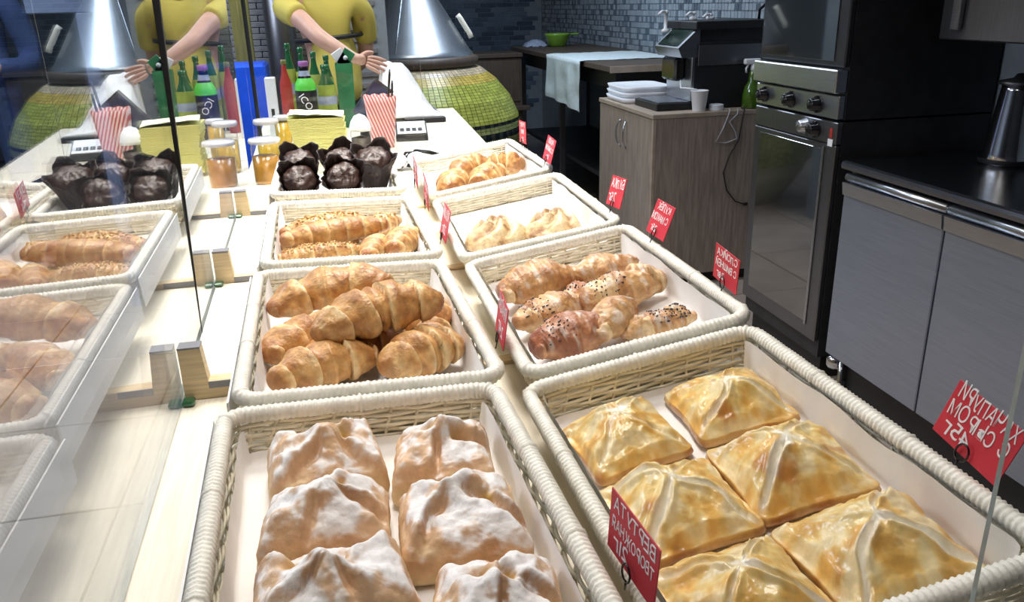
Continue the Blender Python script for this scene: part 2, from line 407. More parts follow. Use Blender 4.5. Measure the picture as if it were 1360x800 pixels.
pane('glass_pane', [gp(yj(Z0) + .003, Z0), gp(2.50, Z0), gp(2.50, ZTOP), gp(yj(ZTOP) + .003, ZTOP)], M['glass_left'], gl)
jb = MB()
for q in range(2): pass
P0, P1 = gp(yj(Z0), Z0), gp(yj(ZTOP), ZTOP)
rr = []
for k in range(9):
    t = k / 8; c = P0.lerp(P1, t); ww = .0016 + .006 * t
    xo = .0006 + .0090 * t; rr.append([c + Vector((-.0065, -ww, 0)), c + Vector((xo, -ww, 0)), c + Vector((xo, ww, 0)), c + Vector((-.0065, ww, 0))])
jb.rings(rr, smooth=False); obj('joint_seal', jb, M['black'], gl, gl.location)['label'] = 'black seal between the two panes'
b = MB().box(gp(3.185, Z0) + Vector((-.004, 0, 0)), W(gx(3.185) + .010, 3.200, ZTOP), .002)
ep = obj('slim_post', b, M['black'], None, gp(3.195, Z0)); ep.location = gp(3.195, Z0); tag(ep, 'slim black upright post standing on the counter behind the dessert jars', 'post')
for yy in (1.0, 1.44, 1.95):
    obj('glass_clip', MB().box(W(gx(yy) + .001, yy - .022, (Z0 if yy < 1.2 else -.4545) + .0008), W(gx(yy) + .016, yy - .004, (Z0 if yy < 1.2 else -.4545) + .0075), .002), M['bottle_green'], gl, gl.location)
g2 = thing('glass_divider', 'upright clear glass end panel standing behind the muffin tray', 'glass divider', W(0.0, 2.80, Z0))
pane('glass_pane', [W(gx(2.8) + .008, 2.80, Z0 + .001), W(.305, 2.80, Z0 + .001), W(.305, 2.80, .30), W(gx(2.8) + .008, 2.80, .30)], M['glass_end'], g2, .005)
g3 = thing('glass_divider', 'upright clear glass end panel at the right edge of the front right tray', 'glass divider', W(0.5, .335, Z0))
pane('glass_pane', [W(.357, .335, Z0 + .001), W(.80, .335, Z0 + .001), W(.80, .335, .2), W(.357, .335, .2)], M['glass_end'], g3, .0035)

# ================================================================== WICKER TRAYS
TA, TB, TD = 0.297, 0.452, 0.062
def rrect(a, b, r, step):
    pts = []; hx, hy = a / 2 - r, b / 2 - r
    def line(p, q):
        n = max(1, int((Vector(q) - Vector(p)).length / step))
        for i in range(n): pts.append(Vector(p).lerp(Vector(q), i / n))
    def arc(c, a0):
        n = max(3, int(r * PI / 2 / step))
        for i in range(n): t = a0 + PI / 2 * i / n; pts.append(Vector((c[0] + r * math.cos(t), c[1] + r * math.sin(t))))
    line((hx + r, -hy), (hx + r, hy)); arc((hx, hy), 0)
    line((hx, hy + r), (-hx, hy + r)); arc((-hx, hy), PI / 2)
    line((-hx - r, hy), (-hx - r, -hy)); arc((-hx, -hy), PI)
    line((-hx, -hy - r), (hx, -hy - r)); arc((hx, -hy), 1.5 * PI)
    return pts
def tray_meshes():
    rb = MB(); pts = rrect(TA - .018, TB - .018, .022, .0014); n = len(pts); rs = []
    for i in range(n):
        t = (pts[(i + 1) % n] - pts[i - 1]).normalized(); u = Vector((t.y, -t.x, 0))
        ph = i / 3.0 * 2 * PI / 1.35
        r = .0088 + .0007 * math.cos(ph) + .0004 * noise.noise(Vector((pts[i].x * 60, pts[i].y * 60, 1)))
        if (i % 97) < 2: r += .0012
        rs.append([Vector((pts[i].x, pts[i].y, TD - .0092)) + u * (r * math.cos(k * PI / 4)) + Vector((0, 0, r * math.sin(k * PI / 4))) for k in range(8)])
    rb.rings(rs, True, True, False)
    wv = MB()
    def dims(z): f = z / TD; return TA - .036 + .016 * f, TB - .036 + .016 * f
    lam = .028
    for k in range(9):
        z = .0045 + .0055 * k; a, b = dims(z); pts = rrect(a, b, .022, lam / 4); n = len(pts); rs = []
        for i in range(n):
            t = (pts[(i + 1) % n] - pts[i - 1]).normalized(); u = Vector((t.y, -t.x, 0))
            d = .0017 * math.sin(i / 4 * PI + k * PI)
            c = Vector((pts[i].x, pts[i].y, z + .0006 * noise.noise(Vector((i * .3, k, 0))))) + u * d
            rs.append([c + u * (.0017 * math.cos(q * PI / 3)) + Vector((0, 0, .0023 * math.sin(q * PI / 3))) for q in range(6)])
        wv.rings(rs, True, True, False)
    a, b = dims(0); a2, b2 = dims(TD - .008)
    p0 = rrect(a, b, .022, lam); p1 = rrect(a2, b2, .022, lam)
    for i in range(min(len(p0), len(p1))):
        s = p0[i]; e = p1[min(len(p1) - 1, int(i * len(p1) / len(p0)))]
        wv.tube([(s.x, s.y, .001), (e.x, e.y, TD - .010)], .0019, 5)
    ba = MB(); q = rrect(TA - .046, TB - .046, .022, .01)
    ba.prism([(v.x, v.y) for v in q], 0, .004)
    out = [('rim', rb.mesh('rim', M['wicker'])), ('woven_wall', wv.mesh('woven_wall', M['weave'])), ('base', ba.mesh('base', M['weave']))]
    for _, me in out: recalc(me)
    return out
TM = tray_meshes()
RL, RR = math.radians(1.8), math.radians(-8.8)
TR = {'L1': ((.0129, .5634, -.381), 2.04), 'L2': ((.0123, 1.0195, -.377), 1.27), 'L3': ((.0089, 1.5060, -.379), 1.11), 'L4': ((.0004, 2.0261, -.377), -.07),
      'R1': ((.3249, .5930, -.3842), .86), 'R2': ((.3339, 1.0545, -.3785), -.14), 'R3': ((.3376, 1.5264, -.3785), -1.03), 'R4': ((.3429, 2.0202, -.3770), .54)}
WHAT = {'L1': 'sugar-dusted folded pastries', 'L2': 'croissants', 'L3': 'long nut-topped pastries', 'L4': 'dark muffins', 'R1': 'square puff pastries', 'R2': 'sugared pointed pastries', 'R3': 'two pale knotted buns', 'R4': 'golden twisted rolls'}
TMAT = {}
def liner_mesh(seed):
    n1, n2 = 44, 60; rg = random.Random(seed); ox = rg.uniform(0, 50)
    hx, hy = (TA - .052) / 2, (TB - .050) / 2; cx, cy = .050, .012
    vs, fs = [], []
    cl = [rg.uniform(.036, .052), rg.uniform(.034, .050)]
    for i in range(n1 + 1):
        u = i / n1 * 2 - 1
        for j in range(n2 + 1):
            v = j / n2 * 2 - 1
            s = u * (hx + cx); tt = v * (hy + cy)
            x, y, z = s, tt, .0062
            if abs(s) > hx:
                e = (abs(s) - hx) * (cl[0] if s < 0 else cl[1]) / cx; e *= 1 + .10 * noise.noise(Vector((y * 14, seed, 0)))
                x = math.copysign(hx + .0005 + e * .10, s); z = .0062 + e
            if abs(tt) > hy:
                e = abs(tt) - hy; y = math.copysign(hy + e * .10, tt); z = max(z, .0062 + e)
            nz = fbm((x * 22 + ox, y * 22, seed), 3)
            if abs(s) <= hx: z += .0008 * max(0, min(1, nz))
            else: x -= math.copysign(.0014 * (1 + nz), s)
            R_ = .0165; ex = max(0, (z - .0062)) * .10; qx, qy = abs(x) - (hx + ex - R_), abs(y) - (hy + ex - R_)
            if qx > 0 and qy > 0 and math.hypot(qx, qy) > R_:
                k_ = R_ / math.hypot(qx, qy); x = math.copysign(hx + ex - R_ + qx * k_, x); y = math.copysign(hy + ex - R_ + qy * k_, y)
            vs.append((x, y, z))
    for i in range(n1):
        for j in range(n2):
            a = i * (n2 + 1) + j; fs.append((a, a + n2 + 1, a + n2 + 2, a + 1))
    return MB().add(vs, fs)
for k, (q, rz) in TR.items():
    eul = Euler((0, RL if k[0] == 'L' else RR, math.radians(rz)), 'XYZ'); Rm = eul.to_matrix()
    base = W(*q) - Rm @ Vector((0, 0, TD))
    col = 'left' if k[0] == 'L' else 'right'
    t = thing('wicker_tray', f'cream wicker tray in the {col} column holding {WHAT[k]}', 'tray', base, eul, 'cream wicker bread trays')
    for nm, me in TM:
        o = obj(nm, me, None, t)
        if nm == 'woven_wall': o['kind'] = 'stuff'
    mw = Matrix.Translation(base) @ Rm.to_4x4(); TMAT[k] = mw
    if col == 'left':      # white board standing along the tray's outer side
        sb_ = MB().box((-.1520, -TB / 2 + .010, .004), (-.1500, TB / 2 - .010, .052)); sb_.xf(mw)
        o = cpart('side_strip', sb_, M['paper'], 'white strip along the outer side of the trays')
    l = obj('paper_liner', liner_mesh(int(k[1]) + (3 if col == 'left' else 11)), M['paper'])
    l.matrix_world = mw
    tag(l, f'white paper sheet lining the tray of {WHAT[k]}', 'paper liner', 'white paper tray liners')

# ================================================================== BREADS
def radial(outline, height, top, color, nr=26, nt=72, seed=0, nz=.0016, nf=55, foot=.35, sq=4.0):
    """a baked piece: outline(theta) radius; top(x, y, rho) extra height; flat foot, full sides"""
    rs, cols = [], []
    def pt(rho, th, up):
        r = outline(th)
        if up:
            k = (1 - rho ** sq) ** .5 if rho < 1 else 0
            rr = r * (rho if rho < .999 else .985)
            x, y = rr * math.cos(th), rr * math.sin(th)
            z = height * (foot + (1 - foot) * k) if rho < 1 else height * foot
            z += top(x, y, rho) * smooth(1.0, .82, rho)
        else:
            x, y = r * rho * math.cos(th), r * rho * math.sin(th); z = 0
        n = fbm((x * nf + seed * 7, y * nf, z * nf + seed), 4) * nz
        return Vector((x * (1 + n * 6), y * (1 + n * 6), max(0, z + n) if up else 0))
    for i in range(nr + 1):
        rho = .012 + (1 - .012) * (i / nr) ** .8
        rs.append([pt(min(rho, 1), 2 * PI * k / nt, True) for k in range(nt)])
    edge = rs[-1]
    for f, s in ((.65, 1.02), (.3, 1.0), (.06, .96)):
        rs.append([Vector((p.x * s, p.y * s, p.z * f)) for p in edge])
    rs.append([Vector((p.x * .9, p.y * .9, 0)) for p in edge])
    mb = MB(); mb.rings(rs, True, False, True)
    N = len(rs); up = Vector((0, 0, 1))
    for i in range(N):
        for k in range(nt):
            p = rs[i][k]; a = rs[max(0, i - 1)][k]; b = rs[min(N - 1, i + 1)][k]; c = rs[i][k - 1]; d = rs[i][(k + 1) % nt]
            n = (d - c).cross(a - b)
            nzv = abs(n.normalized().z) if n.length > 1e-12 else 1
            cols.append(color(p, min(1, i / nr), nzv, 2 * PI * k / nt))
    mb.col = cols; return mb
def poly_outline(pts, rnd_=.018):
    """radius by angle of a rounded polygon around the origin"""
    P = [Vector(p) for p in pts]; n = len(P)
    def f(th):
        d = Vector((math.cos(th), math.sin(th))); best = 1e9; acc = 0
        for i in range(n):
            a, b = P[i], P[(i + 1) % n]; e = b - a; nn = Vector((e.y, -e.x)).normalized(); den = nn.dot(d)
            if den > 1e-6: acc += (den / nn.dot(a)) ** 14 if nn.dot(a) > 0 else 0
        return acc ** (-1 / 14)
    return f
BR0, BR1, BR2, BR3 = (.30, .11, .035), (.56, .27, .085), (.74, .47, .20), (.86, .70, .42)
def place(k, x, y, z, rz, name, me, m, label, cat, group, tilt=(0, 0), attr=True):
    o = obj(name, me, m, None, None, attr) if isinstance(me, MB) else obj(name, me, None)
    if tilt != (0, 0) and isinstance(me, MB):
        q_ = Euler((math.radians(tilt[0]), math.radians(tilt[1]), math.radians(rz)), 'XYZ').to_matrix(); z -= min((q_ @ v).z for v in me.v)
    o.matrix_world = TMAT[k] @ Matrix.Translation((x, y, z + .0078)) @ Euler((math.radians(tilt[0]), math.radians(tilt[1]), math.radians(rz)), 'XYZ').to_matrix().to_4x4()
    tag(o, label, cat, group); return o

# ---- front left tray: six sugar-dusted folded pastries
def powdered(seed, sx, sy, h, style):
    rg = random.Random(seed)
    c = [(-sx, -sy), (sx, -sy * rg.uniform(.85, 1)), (sx * rg.uniform(.88, 1), sy), (-sx * rg.uniform(.85, 1), sy * rg.uniform(.9, 1))]
    ol0 = poly_outline(c)
    ol = lambda th: ol0(th) * (1 + .025 * noise.noise(Vector((math.cos(th) * 2, math.sin(th) * 2, seed))))
    a0 = rg.uniform(-.25, .25); cx, cy = rg.uniform(-.008, .008), rg.uniform(-.004, .014)
    holes = [(rg.uniform(-.5, -.15) * sx, rg.uniform(.1, .5) * sy, .0075), (rg.uniform(.05, .4) * sx, rg.uniform(-.1, .35) * sy, .0065)]
    def flap(x, y):
        X = (x - cx) * math.cos(a0) + (y - cy) * math.sin(a0); Y = -(x - cx) * math.sin(a0) + (y - cy) * math.cos(a0)
        X += .007 * noise.noise(Vector((x * 35, y * 35, seed))); Y += .007 * noise.noise(Vector((x * 35, y * 35, seed + 9)))
        if style: X, Y = (X + Y) * .707, (Y - X) * .707
        return X, Y
    def top(x, y, rho):
        X, Y = flap(x, y); d1 = abs(abs(X) - abs(Y)); r = math.hypot(X, Y)
        z = .013 * math.exp(-(r / .016) ** 2)
        seam = math.exp(-(d1 / .0045) ** 2) * smooth(.006, .018, r)
        z -= .0095 * seam
        side = 1 if abs(X) > abs(Y) else -1
        z += .0062 * side * smooth(.0006, .0040, d1) * smooth(.0, .022, r) - .004 * side * smooth(.004, .025, d1)
        z += .006 * noise.noise(Vector((x * 28, y * 28, seed * 3))) + .005 * noise.noise(Vector((x * 60, y * 60, seed * 5)))
        for hx, hy, hr in holes: z -= .013 * math.exp(-(((x - hx) ** 2 + (y - hy) ** 2) / hr ** 2))
        return z
    def color(p, rho, nz, th):
        n = fbm((p.x * 50, p.y * 50, p.z * 50 + seed), 4); n2 = noise.noise(Vector((p.x * 24 + seed, p.y * 24, 3)))
        hh = p.z / h
        c = mixc((.88, .68, .42), (.72, .47, .28), smooth(.10, .75, hh + .35 * n))
        c = mixc(c, (.46, .23, .11), .6 * smooth(.25, .7, n2 + .3 * hh))
        X, Y = flap(p.x, p.y); d1 = abs(abs(X) - abs(Y))
        for hx, hy, hr in holes:
            q = math.exp(-(((p.x - hx) ** 2 + (p.y - hy) ** 2) / (hr * .8) ** 2)); c = mixc(c, (.62, .40, .10), q * smooth(.3, .6, hh))
        s = smooth(.48, .92, nz * .62 + hh * .36 + .50 * n + .22 * n2 - .12 * math.exp(-(d1 / .004) ** 2))
        for hx, hy, hr in holes: s *= 1 - .9 * math.exp(-(((p.x - hx) ** 2 + (p.y - hy) ** 2) / (hr * .8) ** 2))
        return mixc(c, (.90, .89, .89), s * .93)
    return radial(ol, h, top, color, 48, 140, seed, .0028, 60, .30, 2.9)
PW = [(-.044, .135, .055, .043, .056, 4, 0, 'far left'), (-.048, .036, .054, .043, .058, -6, 1, 'middle left'), (-.046, -.060, .060, .046, .056, 5, 0, 'near left'),
      (.066, .120, .049, .047, .050, -8, 1, 'far right'), (.064, .014, .055, .050, .052, -4, 0, 'middle right'), (.068, -.098, .051, .048, .050, -10, 1, 'near right')]
for i, (x, y, sx, sy, h, rz, st, lab) in enumerate(PW):
    place('L1', x, y, 0, rz, 'powdered_pastry', powdered(i + 11, sx, sy, h, st), M['sugared'], f'sugar-dusted folded pastry at the {lab} of the front left tray', 'pastry', 'sugar-dusted pastries in the front left tray')

# ---- front right tray: six square puff pastries
def puff(seed, s, h):
    rg = random.Random(seed)
    ol0 = poly_outline([(-s * rg.uniform(.95, 1.05), -s), (s, -s * rg.uniform(.95, 1.05)), (s * rg.uniform(.95, 1.05), s), (-s, s * rg.uniform(.95, 1.05))])
    ol = lambda th: ol0(th) * (1.0 + .05 * abs(math.sin(2 * th)) ** 3 + .012 * noise.noise(Vector((math.cos(th) * 3, math.sin(th) * 3, seed))))
    ks = [rg.uniform(.35, 1.1) for _ in range(4)]
    def seam(x, y):
        x += .009 * noise.noise(Vector((x * 26, y * 26, seed))); y += .009 * noise.noise(Vector((x * 30, y * 30, seed + 5)))
        return abs(abs(x) - abs(y)), math.hypot(x, y), (1 if abs(x) > abs(y) else -1), x, y
    def top(x, y, rho):
        d, r, sd, X, Y = seam(x, y); m = max(abs(X), abs(Y)) / s
        m2 = (abs(X / s) ** 3 + abs(Y / s) ** 3) ** (1 / 3); z = (h - .014) * max(0, 1 - min(1, m2) ** 1.9)
        kd = ks[(X > 0) + 2 * (Y > 0)]
        z += kd * (.0045 * math.exp(-((d - .007) / .004) ** 2) * smooth(.004, .02, r) - .0045 * math.exp(-(d / .0030) ** 2) * smooth(.004, .015, r) * smooth(1, .8, m))
        z += .008 * noise.noise(Vector((x * 19, y * 19, seed * 4))) + .0011 * noise.noise(Vector(((X * 22, Y * 130, seed) if abs(X) > abs(Y) else (X * 130, Y * 22, seed))))
        z += .0035 * noise.noise(Vector((x * 34, y * 34, seed * 2))) + .0025 * math.exp(-((m - .86) / .08) ** 2)
        return z
    def color(p, rho, nz, th):
        d, r, sd, X, Y = seam(p.x, p.y); n = fbm((p.x * 45, p.y * 45, seed), 4); n2 = noise.noise(Vector((p.x * 26, p.y * 26, seed + 3)))
        st = noise.noise(Vector(((X * 22, Y * 130, seed) if abs(X) > abs(Y) else (X * 130, Y * 22, seed))))
        c = mixc((.88, .66, .26), (.76, .44, .11), smooth(-.25, .45, n * .8 + .35 * st + .2 * (rho - .5)))
        c = mixc(c, (.50, .20, .05), .8 * smooth(.26, .60, n2 + .28 * n) * smooth(.2, .5, rho))
        c = mixc(c, (.90, .80, .56), .8 * smooth(.0, -.45, n) * .7)
        kd = ks[(X > 0) + 2 * (Y > 0)]; w_ = (.0065 + .005 * n2 + .004 * n) * kd
        c = mixc(c, (.93, .89, .76), .92 * min(1, kd) * smooth(w_, w_ * .4, d) * smooth(1.0, .75, rho))
        c = mixc(c, (.66, .50, .24), .35 * math.exp(-((d - w_ * .9) / .0014) ** 2) * smooth(1, .7, rho))
        if rho >= .97: c = mixc((.74, .47, .17), (.52, .24, .07), smooth(-.2, .4, n))
        return c
    return radial(ol, .016, top, color, 50, 150, seed, .0022, 55, .6, 6.0)
PF = [(-.062, .120, .053, .044, 4, 'far left'), (.063, .128, .054, .044, -3, 'far right'), (-.060, -.008, .057, .046, 2, 'middle left'),
      (.057, -.002, .057, .048, -2, 'middle right'), (-.060, -.134, .055, .046, 3, 'near left'), (.056, -.130, .058, .048, 2, 'near right')]
for i, (x, y, s, h, rz, lab) in enumerate(PF):
    place('R1', x, y, 0, rz, 'puff_pastry', puff(i + 31, s, h), M['glazed'], f'golden square puff pastry at the {lab} of the front right tray', 'pastry', 'square puff pastries in the front right tray')

# ---- croissants and long pastries
def croissant(seed, L, r0, arc, nb=7, taper=.70, step=.17, pal=None, nz=.0016):
    rg = random.Random(seed); R, S = 110, 26; rs, cols = [], []
    pal = pal or ((.86, .62, .31), (.68, .36, .12), (.42, .17, .05))
    skew = rg.uniform(.25, .5)
    for i in range(R + 1):
        t = i / R * 2 - 1; a = t * arc / 2
        Rc = L / arc if arc > .05 else 1e6
        c = Vector((Rc * math.sin(a), Rc * (math.cos(a) - math.cos(arc / 2)) - .25 * L * arc * .3, 0)) if arc > .05 else Vector((t * L / 2, 0, 0))
        tan = Vector((math.cos(a), -math.sin(a), 0)) if arc > .05 else Vector((1, 0, 0)); u = Vector((-tan.y, tan.x, 0))
        env = r0 * (1 - taper * abs(t) ** 2.3)
        if abs(t) > .94: env *= max(.02, math.sqrt(max(0, 1 - ((abs(t) - .94) / .06) ** 2)))
        ring = []
        for k in range(S):
            ph = 2 * PI * k / S
            s_ = abs(t + .04 * math.sin(seed)) * nb / 2 + skew * .35 * math.cos(ph + (0 if t > 0 else PI)) + .12 * noise.noise(Vector((math.cos(ph) * 1.5, t * 4, seed)))
            s_ = max(0, s_ + .5 + .22 * math.sin(seed * 1.7))
            fr = s_ - math.floor(s_)
            bump = (1.0 + step * .5 - step * smooth(.25, 1.0, fr)) - .09 * math.exp(-((fr - .985) / .05) ** 2) + .018 * math.sin(ph * 9 + 5 * noise.noise(Vector((t * 5, seed, 1)))) * smooth(.1, .5, fr)
            r = env * bump
            p = c + u * (r * math.cos(ph)) + Vector((0, 0, r * math.sin(ph) * (.92 if math.sin(ph) > 0 else .72)))
            n = fbm((p.x * 55 + seed, p.y * 55, p.z * 55), 4)
            d = (p - c); 
            if d.length > 1e-6: p += d.normalized() * n * nz
            ring.append(p)
            n5 = noise.noise(Vector((p.x * 28, p.y * 28 + seed, p.z * 28)))
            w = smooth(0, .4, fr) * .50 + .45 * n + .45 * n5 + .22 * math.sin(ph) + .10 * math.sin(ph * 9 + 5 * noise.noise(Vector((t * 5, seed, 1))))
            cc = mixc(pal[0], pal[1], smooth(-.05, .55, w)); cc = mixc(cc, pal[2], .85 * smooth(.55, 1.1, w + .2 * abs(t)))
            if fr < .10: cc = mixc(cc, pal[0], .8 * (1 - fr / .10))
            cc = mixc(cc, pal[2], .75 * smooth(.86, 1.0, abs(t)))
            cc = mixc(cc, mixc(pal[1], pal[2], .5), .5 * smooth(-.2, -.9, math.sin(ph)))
            cols.append(cc)
        rs.append(ring)
    zmin = min(p.z for r in rs for p in r)
    for r in rs:
        for p in r: p.z -= zmin
    mb = MB(); mb.rings(rs, True, False, True); mb.col = cols; return mb
CR = [  # x, y, z, rotz, tiltx, tilty, length, r0, arc, label
    (-.030, .094, .018, -4, 0, -12, .185, .032, 1.5, 'tall arched croissant on the back left of the croissant heap'),
    (.080, .070, .004, -62, 0, 0, .150, .028, 1.2, 'croissant curling down at the back right of the croissant heap'),
    (.022, -.052, .038, 12, 8, -7, .175, .033, 1.1, 'thick croissant lying on top at the centre of the heap'),
    (-.070, -.010, .000, 38, 0, 0, .142, .029, .9, 'croissant leaning at the left side of the heap'),
    (-.050, -.105, .000, 22, 0, 0, .140, .029, .8, 'croissant at the near left corner of the croissant tray'),
    (.068, -.100, .000, 30, 0, 0, .122, .031, .8, 'croissant at the near right corner of the croissant tray'),
    (.094, -.025, .000, 78, 0, 0, .100, .022, .6, 'small dark-tipped croissant at the right side of the heap'),
    (-.010, -.045, .000, 15, 0, 0, .140, .027, .5, 'croissant buried under the top one of the heap'),
    (.030, .025, .000, -10, 0, 0, .150, .030, .4, 'croissant buried in the middle of the croissant heap')]
for i, (x, y, z, rz, tx, ty, L, r0, arc, lab) in enumerate(CR):
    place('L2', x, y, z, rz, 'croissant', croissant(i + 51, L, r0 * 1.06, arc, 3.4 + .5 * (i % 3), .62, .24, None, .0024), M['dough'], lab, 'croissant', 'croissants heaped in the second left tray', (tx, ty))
def nuts(parent, mb, n, seed, zmin, size=.0035, m='nut', name='nut_topping', frac=(0, 1)):
    rg = random.Random(seed); b = MB(); xs = [v.x for v in mb.v]; x0, x1 = min(xs), max(xs)
    cand = [v for v in mb.v if v.z > zmin and x0 + (x1 - x0) * frac[0] <= v.x <= x0 + (x1 - x0) * frac[1]]
    for _ in range(n):
        p = rg.choice(cand); s = size * rg.uniform(.5, 1.1)
        mm = Matrix.Translation(p + Vector((0, 0, s * .2))) @ Euler((rg.uniform(0, 3), rg.uniform(0, 3), rg.uniform(0, 3))).to_matrix().to_4x4()
        b.box((-s, -s * .7, -s * .45), (s, s * .7, s * .45), s * .2, mm)
    o = obj(name, b, M[m], parent); o['kind'] = 'stuff'; return o
PALN = ((.82, .60, .30), (.64, .36, .12), (.36, .13, .04))
LP = [(-.044, .066, .012, 17, 6, -4, .170, .026, .25, 1, 'nut-topped long pastry at the back of the third left tray'),
      (-.022, -.012, .018, 12, 0, -3, .205, .028, .35, 0, 'longest pale pastry lying across the third left tray'),
      (-.052, -.082, .000, 12, 0, 0, .165, .023, .20, 1, 'dark-tipped nutty pastry at the near left of the third left tray'),
      (.100, -.040, .000, 60, 0, 0, .120, .030, .30, 0, 'round-ended golden pastry at the right of the third left tray'),
      (.045, -.060, .000, 72, 0, 0, .120, .024, .20, 0, 'golden pastry pointing forwards in the middle of the third left tray'),
      (.060, .085, .002, 48, 0, 0, .150, .025, .20, 1, 'nut-topped pastry at the back right of the third left tray'),
      (-.050, .010, .000, 8, 0, 0, .150, .021, .15, 0, 'pastry lying underneath at the left of the third left tray')]
for i, (x, y, z, rz, tx, ty, L, r0, arc, nt_, lab) in enumerate(LP):
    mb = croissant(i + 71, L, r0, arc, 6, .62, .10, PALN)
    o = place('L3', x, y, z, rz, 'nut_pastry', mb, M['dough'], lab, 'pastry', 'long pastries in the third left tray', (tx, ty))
    if nt_: nuts(o, mb, 120, i, r0 * 1.35, .0027)

# ---- second right tray: sugared pointed pastries
def pointed(seed, pts, h, dark=.3, ridge=0.0):
    ol0 = poly_outline(pts); ol = lambda th: ol0(th) * (1 + .03 * noise.noise(Vector((math.cos(th) * 3, math.sin(th) * 3, seed))))
    mxr = max(math.hypot(*p) for p in pts)
    def top(x, y, rho):
        z = .009 * noise.noise(Vector((x * 30, y * 30, seed * 2))) + .005 * noise.noise(Vector((x * 70, y * 70, seed * 2))) + .004 * math.sin(x * 90 + 8 * noise.noise(Vector((x * 20, y * 20, seed))))
        return z + h * .45 * (1 - rho ** 1.4) + ridge * math.exp(-((y + .2 * x) / .012) ** 2)
    def color(p, rho, nz, th):
        n = fbm((p.x * 60, p.y * 60, seed + p.z * 40), 4); n2 = noise.noise(Vector((p.x * 22, p.y * 22, seed + 3)))
        c = mixc((.84, .62, .34), (.62, .33, .13), smooth(-.25, .4, n * .7 + n2 * .5 + dark - .3))
        c = mixc(c, (.34, .13, .06), .8 * smooth(.1, .55, n2 + dark * .8 + .3 * (rho - .6)))
        return mixc(c, (.90, .86, .80), .75 * smooth(.12, .5, n) * nz)
    return radial(ol, h * .55, top, color, 34, 96, seed, .0026, 80, .32, 2.6)
PALS = ((.84, .62, .34), (.66, .37, .15), (.38, .15, .05)); PALD = ((.66, .36, .18), (.46, .19, .09), (.28, .09, .04))
PT = [(-.054, .098, 0, 8, .128, .037, .60, 0, PALS, 'broad golden pastry at the far left of the pointed pastry tray'),
      (.052, .112, 0, 5, .138, .027, .80, 0, PALS, 'long pointed pastry at the far right of its tray'),
      (.050, .000, 0, 8, .145, .034, .72, 1, PALS, 'sugar-crusted pastry at the right middle of the pointed pastry tray'),
      (-.062, -.010, 0, 10, .118, .030, .78, 1, PALS, 'pale pointed pastry at the left middle of its tray'),
      (-.060, -.112, 0, 10, .112, .034, .55, 1, PALD, 'dark red-brown pastry at the near left of the pointed pastry tray'),
      (.004, -.098, .010, 46, .110, .029, .75, 0, PALS, 'pale pastry pointing to the back at the near middle of its tray'),
      (.058, -.120, 0, 4, .112, .023, .80, 2, PALS, 'poppy-seed pastry at the near right of the pointed pastry tray'),
      (-.004, .050, 0, 62, .070, .020, .60, 1, PALD, 'small dark pastry lying between the four back pastries')]
for i, (x, y, z, rz, L, r0, tp, pop, pal, lab) in enumerate(PT):
    mb = croissant(i + 91, L, r0, .12 if i % 2 else .25, 1.3, tp, .16, pal, .0042)
    for v in mb.v: v.z += .004 * noise.noise(Vector((v.x * 30, v.y * 30, i))) * smooth(.004, .02, v.z)
    mb.col = [mixc(c, (.88, .82, .74), .6 * smooth(.12, .5, fbm((v.x * 90, v.y * 90, i), 3)) * smooth(.3, .8, v.z / (r0 * 1.7))) for c, v in zip(mb.col, mb.v)]
    o = place('R2', x, y, z, rz, 'pointed_pastry', mb, M['dough'], lab, 'pastry', 'sugared pointed pastries in the second right tray')
    if pop: nuts(o, mb, 60 if pop == 1 else 140, i, r0 * 1.1, .0015, 'poppy', 'poppy_seed', (.15, .5) if pop == 1 else (.4, .9))
# ---- third right tray: two knotted buns;  far right tray: twisted rolls
def knot(seed, rx, ry, h, pal, turns=2.2):
    ol = lambda th: rx * ry / math.hypot(ry * math.cos(th), rx * math.sin(th)) * (1 + .03 * math.sin(3 * th + seed) + .03 * noise.noise(Vector((math.cos(th) * 2, math.sin(th) * 2, seed))))
    def grv(x, y): th = math.atan2(y, x); r = math.hypot(x / rx, y / ry); return math.sin(5 * th / 2 * 2 + turns * r * 4.2 + seed)
    def top(x, y, rho):
        g = grv(x, y); r = math.hypot(x, y)
        return .0042 * g * smooth(.05, .4, rho) + .22 * h * (1 - rho ** 1.7) + .0055 * math.exp(-((r - .021) / .008) ** 2) - .008 * math.exp(-(r / .011) ** 2) + .002 * noise.noise(Vector((x * 40, y * 40, seed)))
    def color(p, rho, nz, th):
        g = grv(p.x, p.y); n = fbm((p.x * 50, p.y * 50, seed), 4); r = math.hypot(p.x, p.y)
        c = mixc(pal[0], pal[1], smooth(-.3, .6, -g * .6 + n * .6)); c = mixc(c, pal[2], .8 * smooth(.55, 1.1, -g * .6 + n + .25 * rho))
        return mixc(c, pal[2], .7 * math.exp(-((r - .018) / .006) ** 2))
    return radial(ol, h * .65, top, color, 28, 84, seed, .0018, 50, .28, 2.6)
PK = ((.74, .57, .33), (.56, .35, .15), (.26, .11, .04))
place('R3', -.053, -.020, 0, 0, 'knotted_bun', knot(3, .064, .060, .050, PK), M['dough'], 'pale knotted bun on the left of the nearly empty third right tray', 'bun', 'knotted buns in the third right tray')
place('R3', .056, -.045, 0, 70, 'knotted_bun', knot(8, .061, .056, .047, PK), M['dough'], 'pale knotted bun on the right of the nearly empty third right tray', 'bun', 'knotted buns in the third right tray')
PG = ((.78, .54, .26), (.56, .28, .09), (.28, .10, .03))
